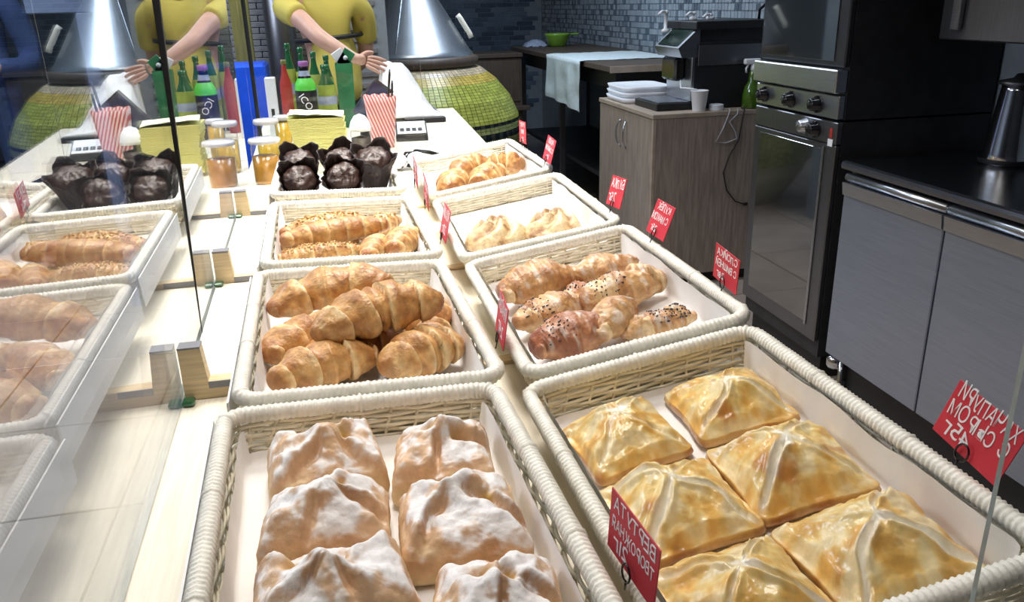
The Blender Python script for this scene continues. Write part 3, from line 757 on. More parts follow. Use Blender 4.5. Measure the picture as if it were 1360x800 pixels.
for i, (x, y, rz, L, r0, arc, lab) in enumerate([(-.068, -.080, 60, .125, .033, 1.3, 'golden twisted roll nearest the left edge of the far right tray'), (-.005, .060, 20, .130, .032, 1.5, 'golden twisted roll at the back of the far right tray'),
        (.014, -.085, 40, .120, .032, .9, 'golden twisted roll in the near middle of the far right tray'), (.070, -.005, -20, .100, .034, 1.2, 'golden twisted roll on the right of the far right tray')]):
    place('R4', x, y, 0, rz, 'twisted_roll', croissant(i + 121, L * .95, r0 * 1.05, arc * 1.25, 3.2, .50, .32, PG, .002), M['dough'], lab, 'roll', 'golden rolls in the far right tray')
# ---- muffins in dark tulip paper
def muffin(seed, tilt=0):
    rg = random.Random(seed); N = 64; rs = []
    H = .088; ph0 = rg.uniform(0, 1.5)
    def wall(f, inner):
        ring = []
        for k in range(N):
            th = 2 * PI * k / N; cr = abs(math.cos(2 * (th - ph0))) ** 2
            r = .0265 + .0185 * f ** .9 + .0022 * math.cos(16 * th + seed) * f + .010 * cr * smooth(.6, 1, f)
            z = H * f + (.022 * cr ** .7 - .002) * smooth(.45, 1, f)
            r -= .0016 if inner else 0
            ring.append(Vector((r * math.cos(th), r * math.sin(th), z + (.0016 if inner and f < .05 else 0))))
        return ring
    for i in range(13): rs.append(wall(i / 12, False))
    for i in range(12, 5, -1): rs.append(wall(i / 12, True))
    cup = MB(); cup.rings(rs, True, False, False); cup.add(rs[0], [tuple(range(N))])
    top = MB(); prof = []; rr = []
    for i in range(15):
        a = i / 14; r = .0415 * math.cos(a * PI / 2) ** .6 if i < 14 else .0004; z = .066 + .036 * math.sin(a * PI / 2)
        ring = []
        for k in range(40):
            th = 2 * PI * k / 40; d = fbm((math.cos(th) * r * 60 + seed, math.sin(th) * r * 60, z * 50), 4) * .004
            ring.append(Vector(((r + d) * math.cos(th), (r + d) * math.sin(th), z + d)))
        rr.append(ring)
    rr.insert(0, [Vector((p.x * .80, p.y * .80, .050)) for p in rr[0]])
    top.rings(rr, True, False, True)
    return cup, top
MF = [(-.084, -.128, .000, 54, .95, 'dark muffin in black tulip paper at the near left of the muffin tray'), (.012, -.130, .000, 54, .98, 'dark muffin in black tulip paper at the near middle of the muffin tray'),
      (-.086, -.030, .004, 36, 1.0, 'dark muffin in black tulip paper behind the near left muffin'), (.012, -.032, .004, 36, 1.02, 'dark muffin in black tulip paper behind the near middle muffin'), (.088, -.055, .000, 26, 1.06, 'dark muffin in tall black paper at the right of the muffin tray')]
for i, (x, y, z, tl, scl, lab) in enumerate(MF):
    cup, top = muffin(i + 5)
    tilt = Matrix.Rotation(math.radians(tl), 4, 'X') @ Matrix.Rotation(i * .9, 4, 'Z') @ Matrix.Scale(scl, 4)
    zmin = min((tilt @ v).z for v in cup.v)
    for b_ in (cup, top): b_.xf(Matrix.Translation((0, .03, -zmin + z)) @ tilt)
    m4 = TMAT['L4'] @ Matrix.Translation((x, y, .0082))
    t = thing('muffin', lab, 'muffin', m4.to_translation(), m4.to_euler(), 'dark muffins in the far left tray')
    obj('tulip_paper', cup, M['dark_paper'], t); obj('cake', top, M['choc'], t)['label'] = 'glossy dark cake top'

# ================================================================== PRICE CARDS
def card(x, y0, w, h, zb, lines, label, m='red_card', tilt=0, lean=0, yaw=0, sizes=None):
    """a card standing on edge in the y-z plane; lettering on the side facing the viewer, reading mirrored"""
    t = thing('price_card', label, 'sign', W(x, y0, zb), (math.radians(tilt), math.radians(lean), math.radians(yaw)), 'red price cards clipped to the trays')
    obj('card', MB().box((-.0006, -w / 2, 0), (.0006, w / 2, h), .0003), M[m], t)
    lt = MB(); n = len(lines); rc = random.Random(int(y0 * 1000))
    for i, (s, dx) in enumerate(lines):
        sz = (sizes[i] if sizes else .86 * h / n); adv = 0; wb = MB()
        for chr_ in s:
            if chr_ == ' ': adv += .32 * sz; continue
            b = text_mb(chr_, sz * rc.uniform(.92, 1.08), .00015, False); x0 = min(v.x for v in b.v); x1 = max(v.x for v in b.v)
            b.xf(Matrix.Translation((adv - x0, rc.uniform(-.05, .05) * sz, 0)) @ Matrix.Rotation(math.radians(rc.uniform(-7, 7)), 4, 'Z')); wb.add(b.v, b.f, False); adv += x1 - x0 + .10 * sz
        b = wb; kx = min(1.0, w * .88 / adv); zc = h * (1 - (i + .82) / (n + .15))
        mm = Matrix(((0, 0, -1, -.00085), (kx, 0, 0, -adv * kx / 2 + dx * w), (0, 1, 0, zc), (0, 0, 0, 1)))
        b.xf(mm); lt.add(b.v, b.f, False)
    obj('lettering', lt, M['chalk'], t)['label'] = 'mirrored white hand lettering'
    cp = MB(); cp.tube([(-.0035, .006 * math.cos(a), .004 + .008 * math.sin(a)) for a in [k * PI / 8 for k in range(-3, 12)]], .0009, 6)
    cp.tube([(-.0035, .0, -.012), (-.003, .0, -.004), (-.0035, .006 * math.cos(-3 * PI / 8), .004 + .008 * math.sin(-3 * PI / 8))], .0009, 6)
    obj('wire_clip', cp, M['black_gloss'], t)['label'] = 'black wire clip'
    return t
card(.475, .485, .070, .052, -.356, [('ХАЧАПУРИ', 0), ('С СЫРОМ', .02), ('45г', .22)], 'red price card on the right rim of the front right tray', tilt=13, lean=9, yaw=6, sizes=[.021, .020, .020])
card(.475, .911, .066, .047, -.350, [('СЛОЙКА', 0), ('С ВИШНЕЙ', 0), ('28г', .2)], 'red price card on the right rim of the pointed pastry tray', tilt=5)
card(.475, 1.150, .070, .054, -.348, [('КУЛЁК', 0), ('С МАКОМ', .05), ('25г', .2)], 'red price card at the near right corner of the knotted bun tray', lean=20)
card(.475, 1.347, .070, .053, -.346, [('БУЛКА', 0), ('25г', .2)], 'red price card on the right rim of the knotted bun tray', tilt=-4, lean=15)
card(.475, 1.810, .073, .055, -.346, [('РОЛЛ', 0), ('С СЫРОМ', 0), ('30г', 0)], 'pink price card on the right rim of the far right tray', 'pink_card', tilt=3, lean=14)
card(.475, 2.047, .074, .055, -.340, [('РУЛЕТ', 0), ('МАК', 0), ('22г', 0)], 'pink price card at the far right corner of the far right tray', 'pink_card', tilt=-3)
card(.183, .466, .072, .056, -.402, [('ВЕРТУТА', 0), ('ТВОРОЖНАЯ', 0), ('21г', .22)], 'red price card between the two front trays', tilt=6, yaw=8, sizes=[.017, .0155, .020])
card(.181, .935, .069, .056, -.403, [('КРУАССАН', 0), ('24г', 0)], 'pink price card beside the croissant tray', 'pink_card', tilt=2, lean=8, yaw=-3)
card(.179, 1.443, .078, .060, -.406, [('РОГАЛИК', 0), ('20г', 0)], 'pink price card at the left rim of the knotted bun tray', 'pink_card', lean=12)
card(.180, 1.700, .074, .058, -.400, [('МАФФИН', 0), ('25г', 0)], 'pink price card near the muffin tray corner', 'pink_card', tilt=12)
card(.180, 1.905, .080, .058, -.396, [('КЕКС', 0), ('30г', 0)], 'pink price card at the left rim of the far right tray', 'pink_card', tilt=10)

# ================================================================== THINGS ON THE COUNTER
CZ = Z0 + ZC + .0008  # counter top height
# napkins: a thick folded stack leaning back, sheet edges as real geometry
t = thing('napkin_stack', 'thick stack of yellow-green paper napkins standing behind the muffins', 'napkins', (-.045, 2.62, CZ), (0, 0, math.radians(-3)))
nb = MB(); rg = random.Random(4)
for k in range(30):
    z = .012 + k * .0048; s = .006 * math.sin(k * .11) + rg.uniform(-.0024, .0024); lean = .014 * (k / 30) ** 2
    w_ = .075 + .007 * (k / 30)
    pr = [(-w_ + s, -.062 - lean), (w_ + s, -.062 - lean + rg.uniform(-.001, .001)), (w_ + s, .05), (-w_ - .012 + s, .05)]
    nb.prism(pr, z, z + .0040)
obj('napkin_layers', nb, M['napkin'], t)['kind'] = 'stuff'
tb = MB(); n = 14
g = [[Vector((-.082 + .164 * i / n, -.078 + .13 * j / n, .157 + .006 * math.sin(i / n * PI) * (1 - j / n) + (.004 if j > 10 else 0) + .010 * (1 - i / n) + .004 * noise.noise(Vector((i * .3, j * .3, 0))))) for j in range(n + 1)] for i in range(n + 1)]
tb.rings(g, False, False, False); g2_ = [[p - Vector((0, 0, .003)) for p in r] for r in g]; tb.rings(g2_, False, False, False)
obj('top_napkin', tb, M['napkin_top'], t)['label'] = 'pale top napkin'
obj('holder', MB().box((-.05, -.05, 0), (.05, .04, .012), .003), M['white'], t)
# dessert jars along the glass
def jar(x, y, r, h, m, lab, fill=.62):
    t = thing('dessert_jar', lab, 'jar', (x, y, CZ if y > 2.31 else Z0 + ZC), (0, 0, 0), 'glass dessert jars by the glass screen')
    obj('filling', MB().lathe([(r * .90, .004), (r * .93, h * .1), (r * .93, h * fill), (r * .5, h * fill + .004), (.001, h * fill + .005)], 28), m, t)
    obj('glass', MB().lathe([(r * .94, 0), (r * .98, h * .04), (r * .99, h * .8), (r * .93, h * .86), (r, h * .9), (r * 1.05, h * .96)], 28, cap=False), M['clear'], t)
    obj('lid', MB().lathe([(r * .98, h * .90), (r * 1.10, h * .91), (r * 1.12, h * .96), (r * 1.04, h), (r * .3, h * 1.01), (.001, h * 1.01)], 28), M['jar_rim'], t)['label'] = 'white rim of the jar'
jar(-.190, 2.375, .040, .130, M['amber'], 'nearest white-rimmed jar with amber filling beside the glass screen')
jar(-.196, 2.60, .034, .155, M['honey'], 'white-rimmed jar with golden filling behind the nearest jar')
jar(-.156, 2.755, .026, .145, M['honey'], 'slim yellow jar standing beside the napkin stack', .85)
t = thing('sugar_jar', 'small clear jar with a white domed lid beside the striped cup', 'jar', (.088, 2.72, CZ))
obj('glass', MB().lathe([(.030, 0), (.034, .01), (.034, .085), (.030, .092)], 24, cap=False), M['clear'], t)
obj('filling', MB().lathe([(.029, .003), (.031, .01), (.031, .065), (.001, .072)], 24), M['brown'], t)
obj('lid', MB().lathe([(.036, .088), (.036, .098), (.030, .118), (.018, .135), (.001, .142)], 24), M['white'], t)
# striped cup holding pens
t = thing('striped_cup', 'red and white striped paper cup holding two black pens', 'cup', (.170, 2.92, CZ))
cb = MB(); rs = []
for f in [i / 8 for i in range(9)] + [1 - i / 8 for i in range(8)]:
    pass
def cupring(f, off):
    ring = []
    for k in range(48):
        th = 2 * PI * k / 48; a = .038 + .018 * f - off; c_, s_ = math.cos(th), math.sin(th)
        e = 4.5; q = (abs(c_) ** e + abs(s_) ** e) ** (-1 / e)
        ring.append(Vector((a * q * c_, a * q * s_, .172 * f + (.006 * abs(math.sin(th * 6)) * f ** 8))))
    return ring
for i in range(9): rs.append(cupring(i / 8, 0))
for i in range(8, -1, -1): rs.append([p + Vector((0, 0, .001 if i == 0 else 0)) for p in cupring(i / 8, .0012)])
cb.rings(rs, True, False, True); obj('cup_wall', cb, M['striped'], t)
for dx, dy, tx, L, lab in ((.012, .006, .028, .262, 'taller black pen standing in the striped cup'), (.032, .0, .014, .225, 'shorter black pen standing in the striped cup')):
    pb = MB(); pb.tube([(0.17 + dx - .004, 2.92 + dy, CZ + .006), (.17 + dx + tx, 2.92 + dy + .002, CZ + L * .93), (.17 + dx + tx * 1.07, 2.92 + dy + .002, CZ + L)], lambda q: .0042 - .002 * smooth(.9, 1, q), 8)
    single('pen', pb, M['black_gloss'], lab, 'pen', 'black pens in the striped cup')
# dark tablet leaning behind the cup
t = thing('tablet', 'dark tablet with a blue screen leaning at a tilt behind the striped cup', 'tablet', (.15, 3.10, CZ))
m_ = Matrix.Translation((.005, .02, .135)) @ Euler((math.radians(12), math.radians(38), 0)).to_matrix().to_4x4()
obj('body', MB().box((-.042, -.005, -.078), (.042, .005, .078), .003, m_), M['black'], t)
obj('screen', MB().box((-.036, -.0065, -.068), (.036, -.0045, .068), .0005, m_), M['screen_blue'], t)
obj('stand', MB().box((-.05, -.02, 0), (.05, .06, .075), .006), M['black'], t)
# green carton with wrapped goods
t = thing('green_carton', 'tall dark green open carton with cards poking out beside the bottles', 'carton', (.068, 3.48, CZ))
gb = MB(); gb.rings([[Vector((x * s, y * s, z)) for x, y in ((-.034, -.03), (.034, -.03), (.034, .03), (-.034, .03))] for z, s in ((0, .88), (.10, .94), (.255, 1.03), (.255, .97), (.02, .84))], smooth=False)
obj('box', gb, M['green_bag'], t)
for dx, rz, m in ((-.008, -32, 'white'), (.010, 35, 'green_bag')):
    o = obj('card', MB().box((-.024, -.004, -.034), (.024, .004, .036), .002, Matrix.Translation((dx, -.004, .272)) @ Matrix.Rotation(math.radians(rz), 4, 'Y')), M[m], t)
cd = MB().lathe([(.009, -.001), (.009, .001)], 16); cd.xf(Matrix.Translation((.010, -.0095, .275)) @ Matrix.Rotation(PI / 2, 4, 'X')); obj('emblem', cd, M['white'], t)
# bottles
def bottle(x, y, h, r, glass, label_m, lab, name='drink_bottle', cap='bottle_green', text=None, lo=.20, hi=.62, group='bottles of drink behind the napkins'):
    t = thing(name, lab, 'bottle', (x, y, CZ), (0, 0, 0), group)
    obj('bottle', MB().lathe([(r * .9, 0), (r, .01), (r, h * .62), (r * .93, h * .68), (r * .5, h * .82), (r * .40, h * .90), (r * .40, h * .95)], 28), M[glass], t)
    obj('cap', MB().lathe([(r * .46, h * .93), (r * .48, h * .94), (r * .48, h * .995), (r * .42, h), (.0005, h)], 20), M[cap], t)
    obj('wrapper', MB().lathe([(r * 1.012, h * lo), (r * 1.018, h * (lo + .01)), (r * 1.018, h * hi), (r * .97, h * (hi + .04))], 28, cap=False), M[label_m], t)
    if text:
        b = text_mb(text, r * .95, .0003, False)
        b.xf(Matrix.Rotation(math.radians(58), 4, 'Y') @ Matrix(((1, 0, 0, 0), (0, 0, -1, 0), (0, 1, 0, -r * .4), (0, 0, 0, 1))))
        for v in b.v:
            a = v.x / (r * 1.03); v.z += h * .46; rr_ = r * 1.075 - v.y * .2; v.x, v.y = rr_ * math.sin(a), -rr_ * math.cos(a)
        obj('lettering', b, M['chalk'], t)
    return t
t = bottle(-.088, 3.36, .275, .040, 'black_gloss', 'black', 'black bottle marked with white letters standing in front of the green bottles', cap='purple', text='ICO')
sl = MB().lathe([(.0400, .165), (.0415, .168), (.0385, .190), (.027, .212)], 28, cap=False); obj('neck_foil', sl, M['bright_green'], t)['label'] = 'bright green neck foil'
obj('neck_band', MB().lathe([(.0245, .212), (.0215, .224), (.0190, .240)], 24, cap=False), M['silver_blue'], t)
for i, (x, y, h, r, lab) in enumerate([(-.150, 3.580, .335, .0245, 'green bottle with leafy label at the back left of the bottle row'), (-.100, 3.565, .318, .0245, 'second green bottle from the left of the bottle row'),
        (-.050, 3.550, .300, .0245, 'third green bottle from the left of the bottle row'), (.000, 3.535, .285, .0245, 'green bottle with leafy label next to the green carton'), (-.008, 3.425, .255, .036, 'wide green bottle in front of the bottle row with silver band')]):
    t = bottle(x, y, h, r, 'bottle_green', 'leaf_label', lab, lo=.08, hi=.66)
    obj('label_band', MB().lathe([(r * 1.035, h * .40), (r * 1.045, h * .41), (r * 1.045, h * .52), (r * 1.035, h * .53)], 28, cap=False), M['silver_blue'], t)
bottle(-.168, 3.50, .275, .024, 'red_plastic', 'red_plastic', 'slim red bottle standing at the left of the black bottle', cap='olive')
t = thing('white_card_box', 'narrow white carton standing against the end of the glass screen', 'box', (-.218, 3.35, CZ))
obj('box', MB().box((-.019, -.03, 0), (.019, .03, .22), .002), M['white'], t)
obj('printed_mark', MB().box((-.006, -.0312, .075), (.006, -.0300, .105)), M['black'], t)
# heap of white paper at the counter end
hp = MB(); rs = []; N = 40
def heap(yf, off):
    y = 3.50 + .44 * yf; w0, w1 = .222, .468 - .02 * yf; hgt = .012 + .185 * smooth(.12, .95, yf)
    ring = []
    for k in range(N + 1):
        u = k / N; x = w0 + (w1 - w0) * u
        z = hgt * (smooth(0, .10, u) * smooth(1.02, .45, u)) ** .6 + .012 * noise.noise(Vector((x * 16, y * 12, 2))) * smooth(0, .3, yf) + .006 * noise.noise(Vector((x * 45, y * 30, 5)))
        ring.append(Vector((x, y, CZ + .022 + max(0, z))))
    return ring
rs = [heap(i / 26, 0) for i in range(27)]
rs = [[Vector((p.x, p.y, CZ + .021)) for p in rs[0]]] + rs + [[Vector((p.x, p.y, CZ + .021)) for p in rs[-1]]]
hp.rings(rs, False, False, False)
for side in (0, N):
    e = [r[side] for r in rs]
    hp.rings([e, [Vector((p.x, p.y, CZ + .021)) for p in e]], False, False, False)
t = thing('paper_heap', 'heap of white wrapping paper piled on a dark board at the counter end', 'paper', (.34, 3.7, CZ))
obj('paper', hp, M['paper'], t, t.location)
obj('board', MB().box((.30, 3.47, CZ), (.472, 3.94, CZ + .021), .003), M['black'], t, t.location)['label'] = 'dark board under the paper'
# small card terminal with four keys showing, crumpled bags with tongs
t = thing('card_terminal', 'small black terminal with four pale keys beside the striped cup', 'terminal', (.285, 3.06, CZ), (0, 0, math.radians(-4)))
obj('body', MB().prism([(-.055, 0), (.06, 0), (.06, .055), (-.055, .022)], -.058, .058, 0), M['black'], t)
obj('face', MB().box((-.052, -.052, .0), (.052, .054, .004), .001, Matrix.Translation((0, 0, .039)) @ Matrix.Rotation(math.radians(16), 4, 'X')), M['white'], t)
for k in range(4):
    obj('key', MB().box((-.042 + k * .022, -.035, .0), (-.027 + k * .022, -.012, .006), .001, Matrix.Translation((0, 0, .040)) @ Matrix.Rotation(math.radians(16), 4, 'X')), M['black'], t)
t = thing('serving_tongs', 'black serving tongs with clear plastic guards behind the muffin tray', 'tongs', (.235, 2.50, CZ))
for s in (0, 1):
    tb = MB(); tb.tube([(-.05 + s * .03, -.06, .012), (-.02 + s * .03, -.01, .045 + s * .006), (.03 + s * .02, .02, .040), (.10, .03 + s * .005, .020)], lambda q: .007 + .002 * q, 8, flat=(1.6, .5)); obj('arm', tb, M['black_gloss'], t)
for q, (x, y) in enumerate(((-.055, -.03), (.005, -.035))):
    bb = MB(); rs = []
    for i in range(12):
        a = i / 11 * PI; rs.append([Vector((x + (.030 * math.sin(a) + .0008) * math.cos(2 * PI * k / 20) * (1 + .15 * noise.noise(Vector((i, k * .5, q)))), y + (.045 * math.sin(a) + .0008) * math.sin(2 * PI * k / 20), .026 - .024 * math.cos(a))) for k in range(20)])
    bb.rings(rs); obj('guard', bb, M['white'], t)['label'] = 'whitish plastic guard'

# ================================================================== PEOPLE
def skinned(name, chains, parent=None, m=None, sub=2, off=None):
    """chains: list of (list of (pos, radius), root index, links to earlier nodes); one skinned, smooth surface"""
    vs, es, rad, roots = [], [], [], []
    names = {}
    for ch in chains:
        prev = None
        for item in ch:
            if isinstance(item, str): prev = names[item]; continue
            p, r = item[0], item[1]; key = item[2] if len(item) > 2 else None
            i = len(vs); vs.append(Vector(p)); rad.append(r if isinstance(r, tuple) else (r, r))
            if prev is not None: es.append((prev, i))
            else: roots.append(i)
            if key: names[key] = i
            prev = i
    me = D.meshes.new(name); me.from_pydata([tuple(v) for v in vs], es, [])
    o = D.objects.new(name, me); C.objects.link(o)
    md = o.modifiers.new('skin', 'SKIN'); md.use_smooth_shade = True; md.branch_smoothing = .6
    for i, sv in enumerate(me.skin_vertices[0].data): sv.radius = rad[i]; sv.use_root = i in roots
    sb = o.modifiers.new('sub', 'SUBSURF'); sb.levels = sub; sb.render_levels = sub
    dg = bpy.context.evaluated_depsgraph_get(); dg.update()
    me2 = D.meshes.new_from_object(o.evaluated_get(dg)); D.objects.remove(o); D.meshes.remove(me)
    me2.polygons.foreach_set('use_smooth', [True] * len(me2.polygons)); me2.materials.append(m)
    if off is not None:
        for v in me2.vertices: v.co -= Vector(off)
    o = D.objects.new(name, me2); C.objects.link(o)
    if parent: o.parent = parent
    return o
def hand(chain_key, wrist, direction, up, side, s=1.0, curl=.35):
    """palm and five fingers grown from the wrist node; direction = pointing, up = back of hand, side = thumb side"""
    d, u, sd = Vector(direction).normalized(), Vector(up).normalized(), Vector(side).normalized(); w_ = Vector(wrist); out = []
    palm = w_ + d * .055 * s
    out.append([chain_key, (w_ + d * .018 * s, (.021 * s, .027 * s), chain_key + 'a'), (palm, (.016 * s, .036 * s), chain_key + 'p')])
    for k, (q, L) in enumerate(((.026, .072), (.009, .080), (-.009, .074), (-.026, .058))):
        b = palm + d * .012 * s + sd * q * s; pts = [(palm + sd * q * .6 * s, .0085 * s)]
        p = b.copy(); ang = curl * .3
        for j, f in enumerate((.45, .30, .25)):
            dd = (d * math.cos(ang) - u * math.sin(ang) + sd * q * 6).normalized(); p = p + dd * L * f * s; pts.append((p.copy(), (.0085 - .0012 * j) * s)); ang += curl
        out.append([pts[0], (b, .0088 * s), *pts[1:]])
    tb = w_ + d * .03 * s + sd * .022 * s
    p1 = tb + (d * .55 + sd * .75 - u * .15).normalized() * .034 * s; p2 = p1 + (d * .85 + sd * .35 - u * .2).normalized() * .030 * s
    out.append([(w_ + d * .028 * s + sd * .008 * s, .011 * s), (tb, .0120 * s), (p1, .0100 * s), (p2, .0082 * s)])
    return out
def face(body, o, fwd, sc_=1.0):
    """eyes, mouth and ears as small children on the head at o"""
    f = Vector(fwd).normalized(); r = f.cross(Vector((0, 0, 1))).normalized(); off = body.location
    for s in (-1, 1):
        e = MB().lathe([(.0005, -.011), (.009, -.006), (.011, 0), (.009, .006), (.0005, .011)], 12); e.xf(Matrix.Translation(o + f * .083 + r * .031 * s + Vector((0, 0, .006)))); obj('eye', e, M['eye'], body, off)
    for s in (-1, 1):
        e = MB(); e.tube([o + r * .084 * s + Vector((0, 0, .022)), o + r * .092 * s - f * .012 + Vector((0, 0, .004)), o + r * .084 * s + Vector((0, 0, -.026))], .010, 8); obj('ear', e, M['skin'], body, off)
    ns = MB().tube([o + f * .082 + Vector((0, 0, .004)), o + f * .098 + Vector((0, 0, -.022)), o + f * .104 + Vector((0, 0, -.034)), o + f * .088 + Vector((0, 0, -.040))], lambda q: .007 + .006 * q, 8); obj('nose', ns, M['skin'], body, off)
    l = MB().tube([o + f * .088 + r * .024 * q + Vector((0, 0, -.062 - .003 * q * q)) for q in (-1, -.5, 0, .5, 1)], .0055, 8); obj('mouth', l, M['lip'], body, off)
def person_common(o, loc, rot): pass
# seller in yellow, leaning over the counter end
S = Vector((-.02, 4.22, 0))
body = skinned('person', [
    [(S + Vector((.05, .06, .96)), (.15, .11), 'pel'), (S + Vector((.05, .045, 1.14)), (.115, .09)), (S + Vector((.03, .0, 1.34)), (.14, .10), 'chest'), (S + Vector((.015, -.03, 1.475)), (.075, .065), 'neckb'), (S + Vector((.01, -.045, 1.54)), .056), (S + Vector((.01, -.070, 1.595)), (.072, .088)), (S + Vector((.01, -.075, 1.67)), (.088, .104)), (S + Vector((.01, -.068, 1.745)), (.080, .094)), (S + Vector((.01, -.062, 1.785)), (.045, .055))],
    ['chest', (S + Vector((-.10, -.02, 1.43)), .058), (S + Vector((-.15, -.08, 1.40)), .052), (S + Vector((-.072, -.23, 1.352)), .045), (S + Vector((.0, -.33, 1.275)), .040, 'el'), (S + Vector((.07, -.36, 1.228)), .036), (S + Vector((.142, -.385, 1.185)), .026, 'w')],
    ['chest', (S + Vector((.16, -.02, 1.43)), .058), (S + Vector((.21, .02, 1.38)), .05), (S + Vector((.225, .10, 1.22)), .043), (S + Vector((.215, .13, 1.15)), .039), (S + Vector((.15, .21, 1.09)), .034), (S + Vector((.10, .22, 1.06)), .027, 'w2')],
    ['pel', (S + Vector((-.045, .07, .86)), (.095, .10)), (S + Vector((-.06, .07, .50)), .065), (S + Vector((-.065, .10, .10)), .042), (S + Vector((-.065, .10, .05)), .042), (S + Vector((-.065, -.04, .035)), .036)],
    ['pel', (S + Vector((.145, .07, .86)), (.095, .10)), (S + Vector((.16, .07, .50)), .065), (S + Vector((.165, .10, .10)), .042), (S + Vector((.165, .10, .05)), .042), (S + Vector((.165, -.04, .035)), .036)],
    ] + hand('w', S + Vector((.142, -.385, 1.185)), (.92, -.12, -.26), (.15, -.75, .62), (.25, .60, .72), 1.05, .20) + hand('w2', S + Vector((.10, .22, 1.06)), (-.95, .1, -.3), (0, .95, .1), (0, .1, .9), .95, .5), None, M['skin'], 2)
tag(body, 'person in a yellow short-sleeved shirt reaching one bare forearm across the counter end', 'person')
shirt = skinned('shirt', [
    [(S + Vector((.05, .06, .93)), (.20, .15), 'a'), (S + Vector((.055, .06, 1.05)), (.198, .145)), (S + Vector((.066, .05, 1.16)), (.188, .138)), (S + Vector((.048, .035, 1.262)), (.152, .122)), (S + Vector((.03, .0, 1.37)), (.165, .122), 'c'), (S + Vector((.017, -.022, 1.455)), (.085, .075))],
    ['c', (S + Vector((-.10, -.02, 1.435)), .076), (S + Vector((-.155, -.08, 1.405)), .068), (S + Vector((-.092, -.20, 1.372)), .060), (S + Vector((-.078, -.222, 1.364)), .056)],
    ['c', (S + Vector((.16, -.02, 1.435)), .076), (S + Vector((.213, .02, 1.39)), .066), (S + Vector((.226, .085, 1.26)), .060), (S + Vector((.225, .095, 1.235)), .056)]], body, M['yellow'], 2)
ap = MB(); ap.tube([S + Vector((.046 + .159 * math.cos(a), .035 + .135 * math.sin(a), 1.262 + .012 * math.cos(a))) for a in [2 * PI * k / 36 for k in range(36)]], .009, 8, True, (1.0, 1.2)); obj('apron_tie', ap, M['black'], body)
skinned('trousers', [[(S + Vector((.05, .065, 1.09)), (.155, .12)), (S + Vector((.05, .065, .97)), (.165, .125), 'p')], ['p', (S + Vector((-.045, .07, .85)), (.105, .11)), (S + Vector((-.06, .07, .50)), .078), (S + Vector((-.065, .10, .09)), .060)],
    ['p', (S + Vector((.145, .07, .85)), (.105, .11)), (S + Vector((.16, .07, .50)), .078), (S + Vector((.165, .10, .09)), .060)]], body, M['trouser'], 2)
face(body, S + Vector((.01, -.082, 1.670)), (0.1, -1, 0))
hr = MB(); rs = []
for i in range(12):
    a = i / 11 * PI * .62; rs.append([S + Vector((.01, -.060, 1.690)) + Vector((.101 * math.sin(a) * math.cos(q), .122 * math.sin(a) * math.sin(q) + .006, .116 * math.cos(a) + .075 * max(0, -math.sin(q) - .2) * smooth(1.1, 1.9, a))) for q in [2 * PI * k / 24 for k in range(24)]])
hr.rings(rs, True, False, False); obj('hair', hr, M['hair'], body)
# customer in blue beyond the glass
S = Vector((-1.80, 5.0, 0))
cust = skinned('person', [
    [(S + Vector((0, 0, 1.0)), (.15, .11), 'pel'), (S + Vector((0, 0, 1.18)), (.14, .10)), (S + Vector((0, 0, 1.40)), (.155, .10), 'chest'), (S + Vector((0, 0, 1.53)), (.07, .06)), (S + Vector((0, -.02, 1.59)), .056), (S + Vector((0, -.035, 1.645)), (.072, .088)), (S + Vector((0, -.035, 1.715)), (.088, .104)), (S + Vector((0, -.03, 1.79)), (.080, .094)), (S + Vector((0, -.025, 1.83)), (.045, .055))],
    ['chest', (S + Vector((.15, 0, 1.49)), .06), (S + Vector((.20, .0, 1.44)), .052), (S + Vector((.245, .04, 1.22)), .045), (S + Vector((.235, -.02, 1.14)), .04), (S + Vector((.14, -.18, 1.15)), .034), (S + Vector((.06, -.22, 1.16)), .026, 'w')],
    ['chest', (S + Vector((-.15, 0, 1.49)), .06), (S + Vector((-.20, .0, 1.44)), .052), (S + Vector((-.245, .04, 1.22)), .045), (S + Vector((-.24, .02, 1.13)), .04), (S + Vector((-.25, -.04, .96)), .034), (S + Vector((-.25, -.06, .90)), .026, 'w2')],
    ['pel', (S + Vector((.095, 0, .90)), (.095, .10)), (S + Vector((.105, -.01, .50)), .065), (S + Vector((.11, .02, .10)), .042), (S + Vector((.11, .02, .05)), .042), (S + Vector((.11, -.12, .035)), .036)],
    ['pel', (S + Vector((-.095, 0, .90)), (.095, .10)), (S + Vector((-.105, -.01, .50)), .065), (S + Vector((-.11, .02, .10)), .042), (S + Vector((-.11, .02, .05)), .042), (S + Vector((-.11, -.12, .035)), .036)],
    ] + hand('w', S + Vector((.06, -.22, 1.16)), (-.95, -.2, .05), (0, -.4, .9), (0, -.9, -.3), 1.0, .5) + hand('w2', S + Vector((-.25, -.06, .90)), (0, -.2, -1), (-1, 0, 0), (0, -1, 0), 1.0, .4), None, M['skin'], 2)
tag(cust, 'person in a blue sweatshirt and jeans standing beyond the glass at the far left', 'person')
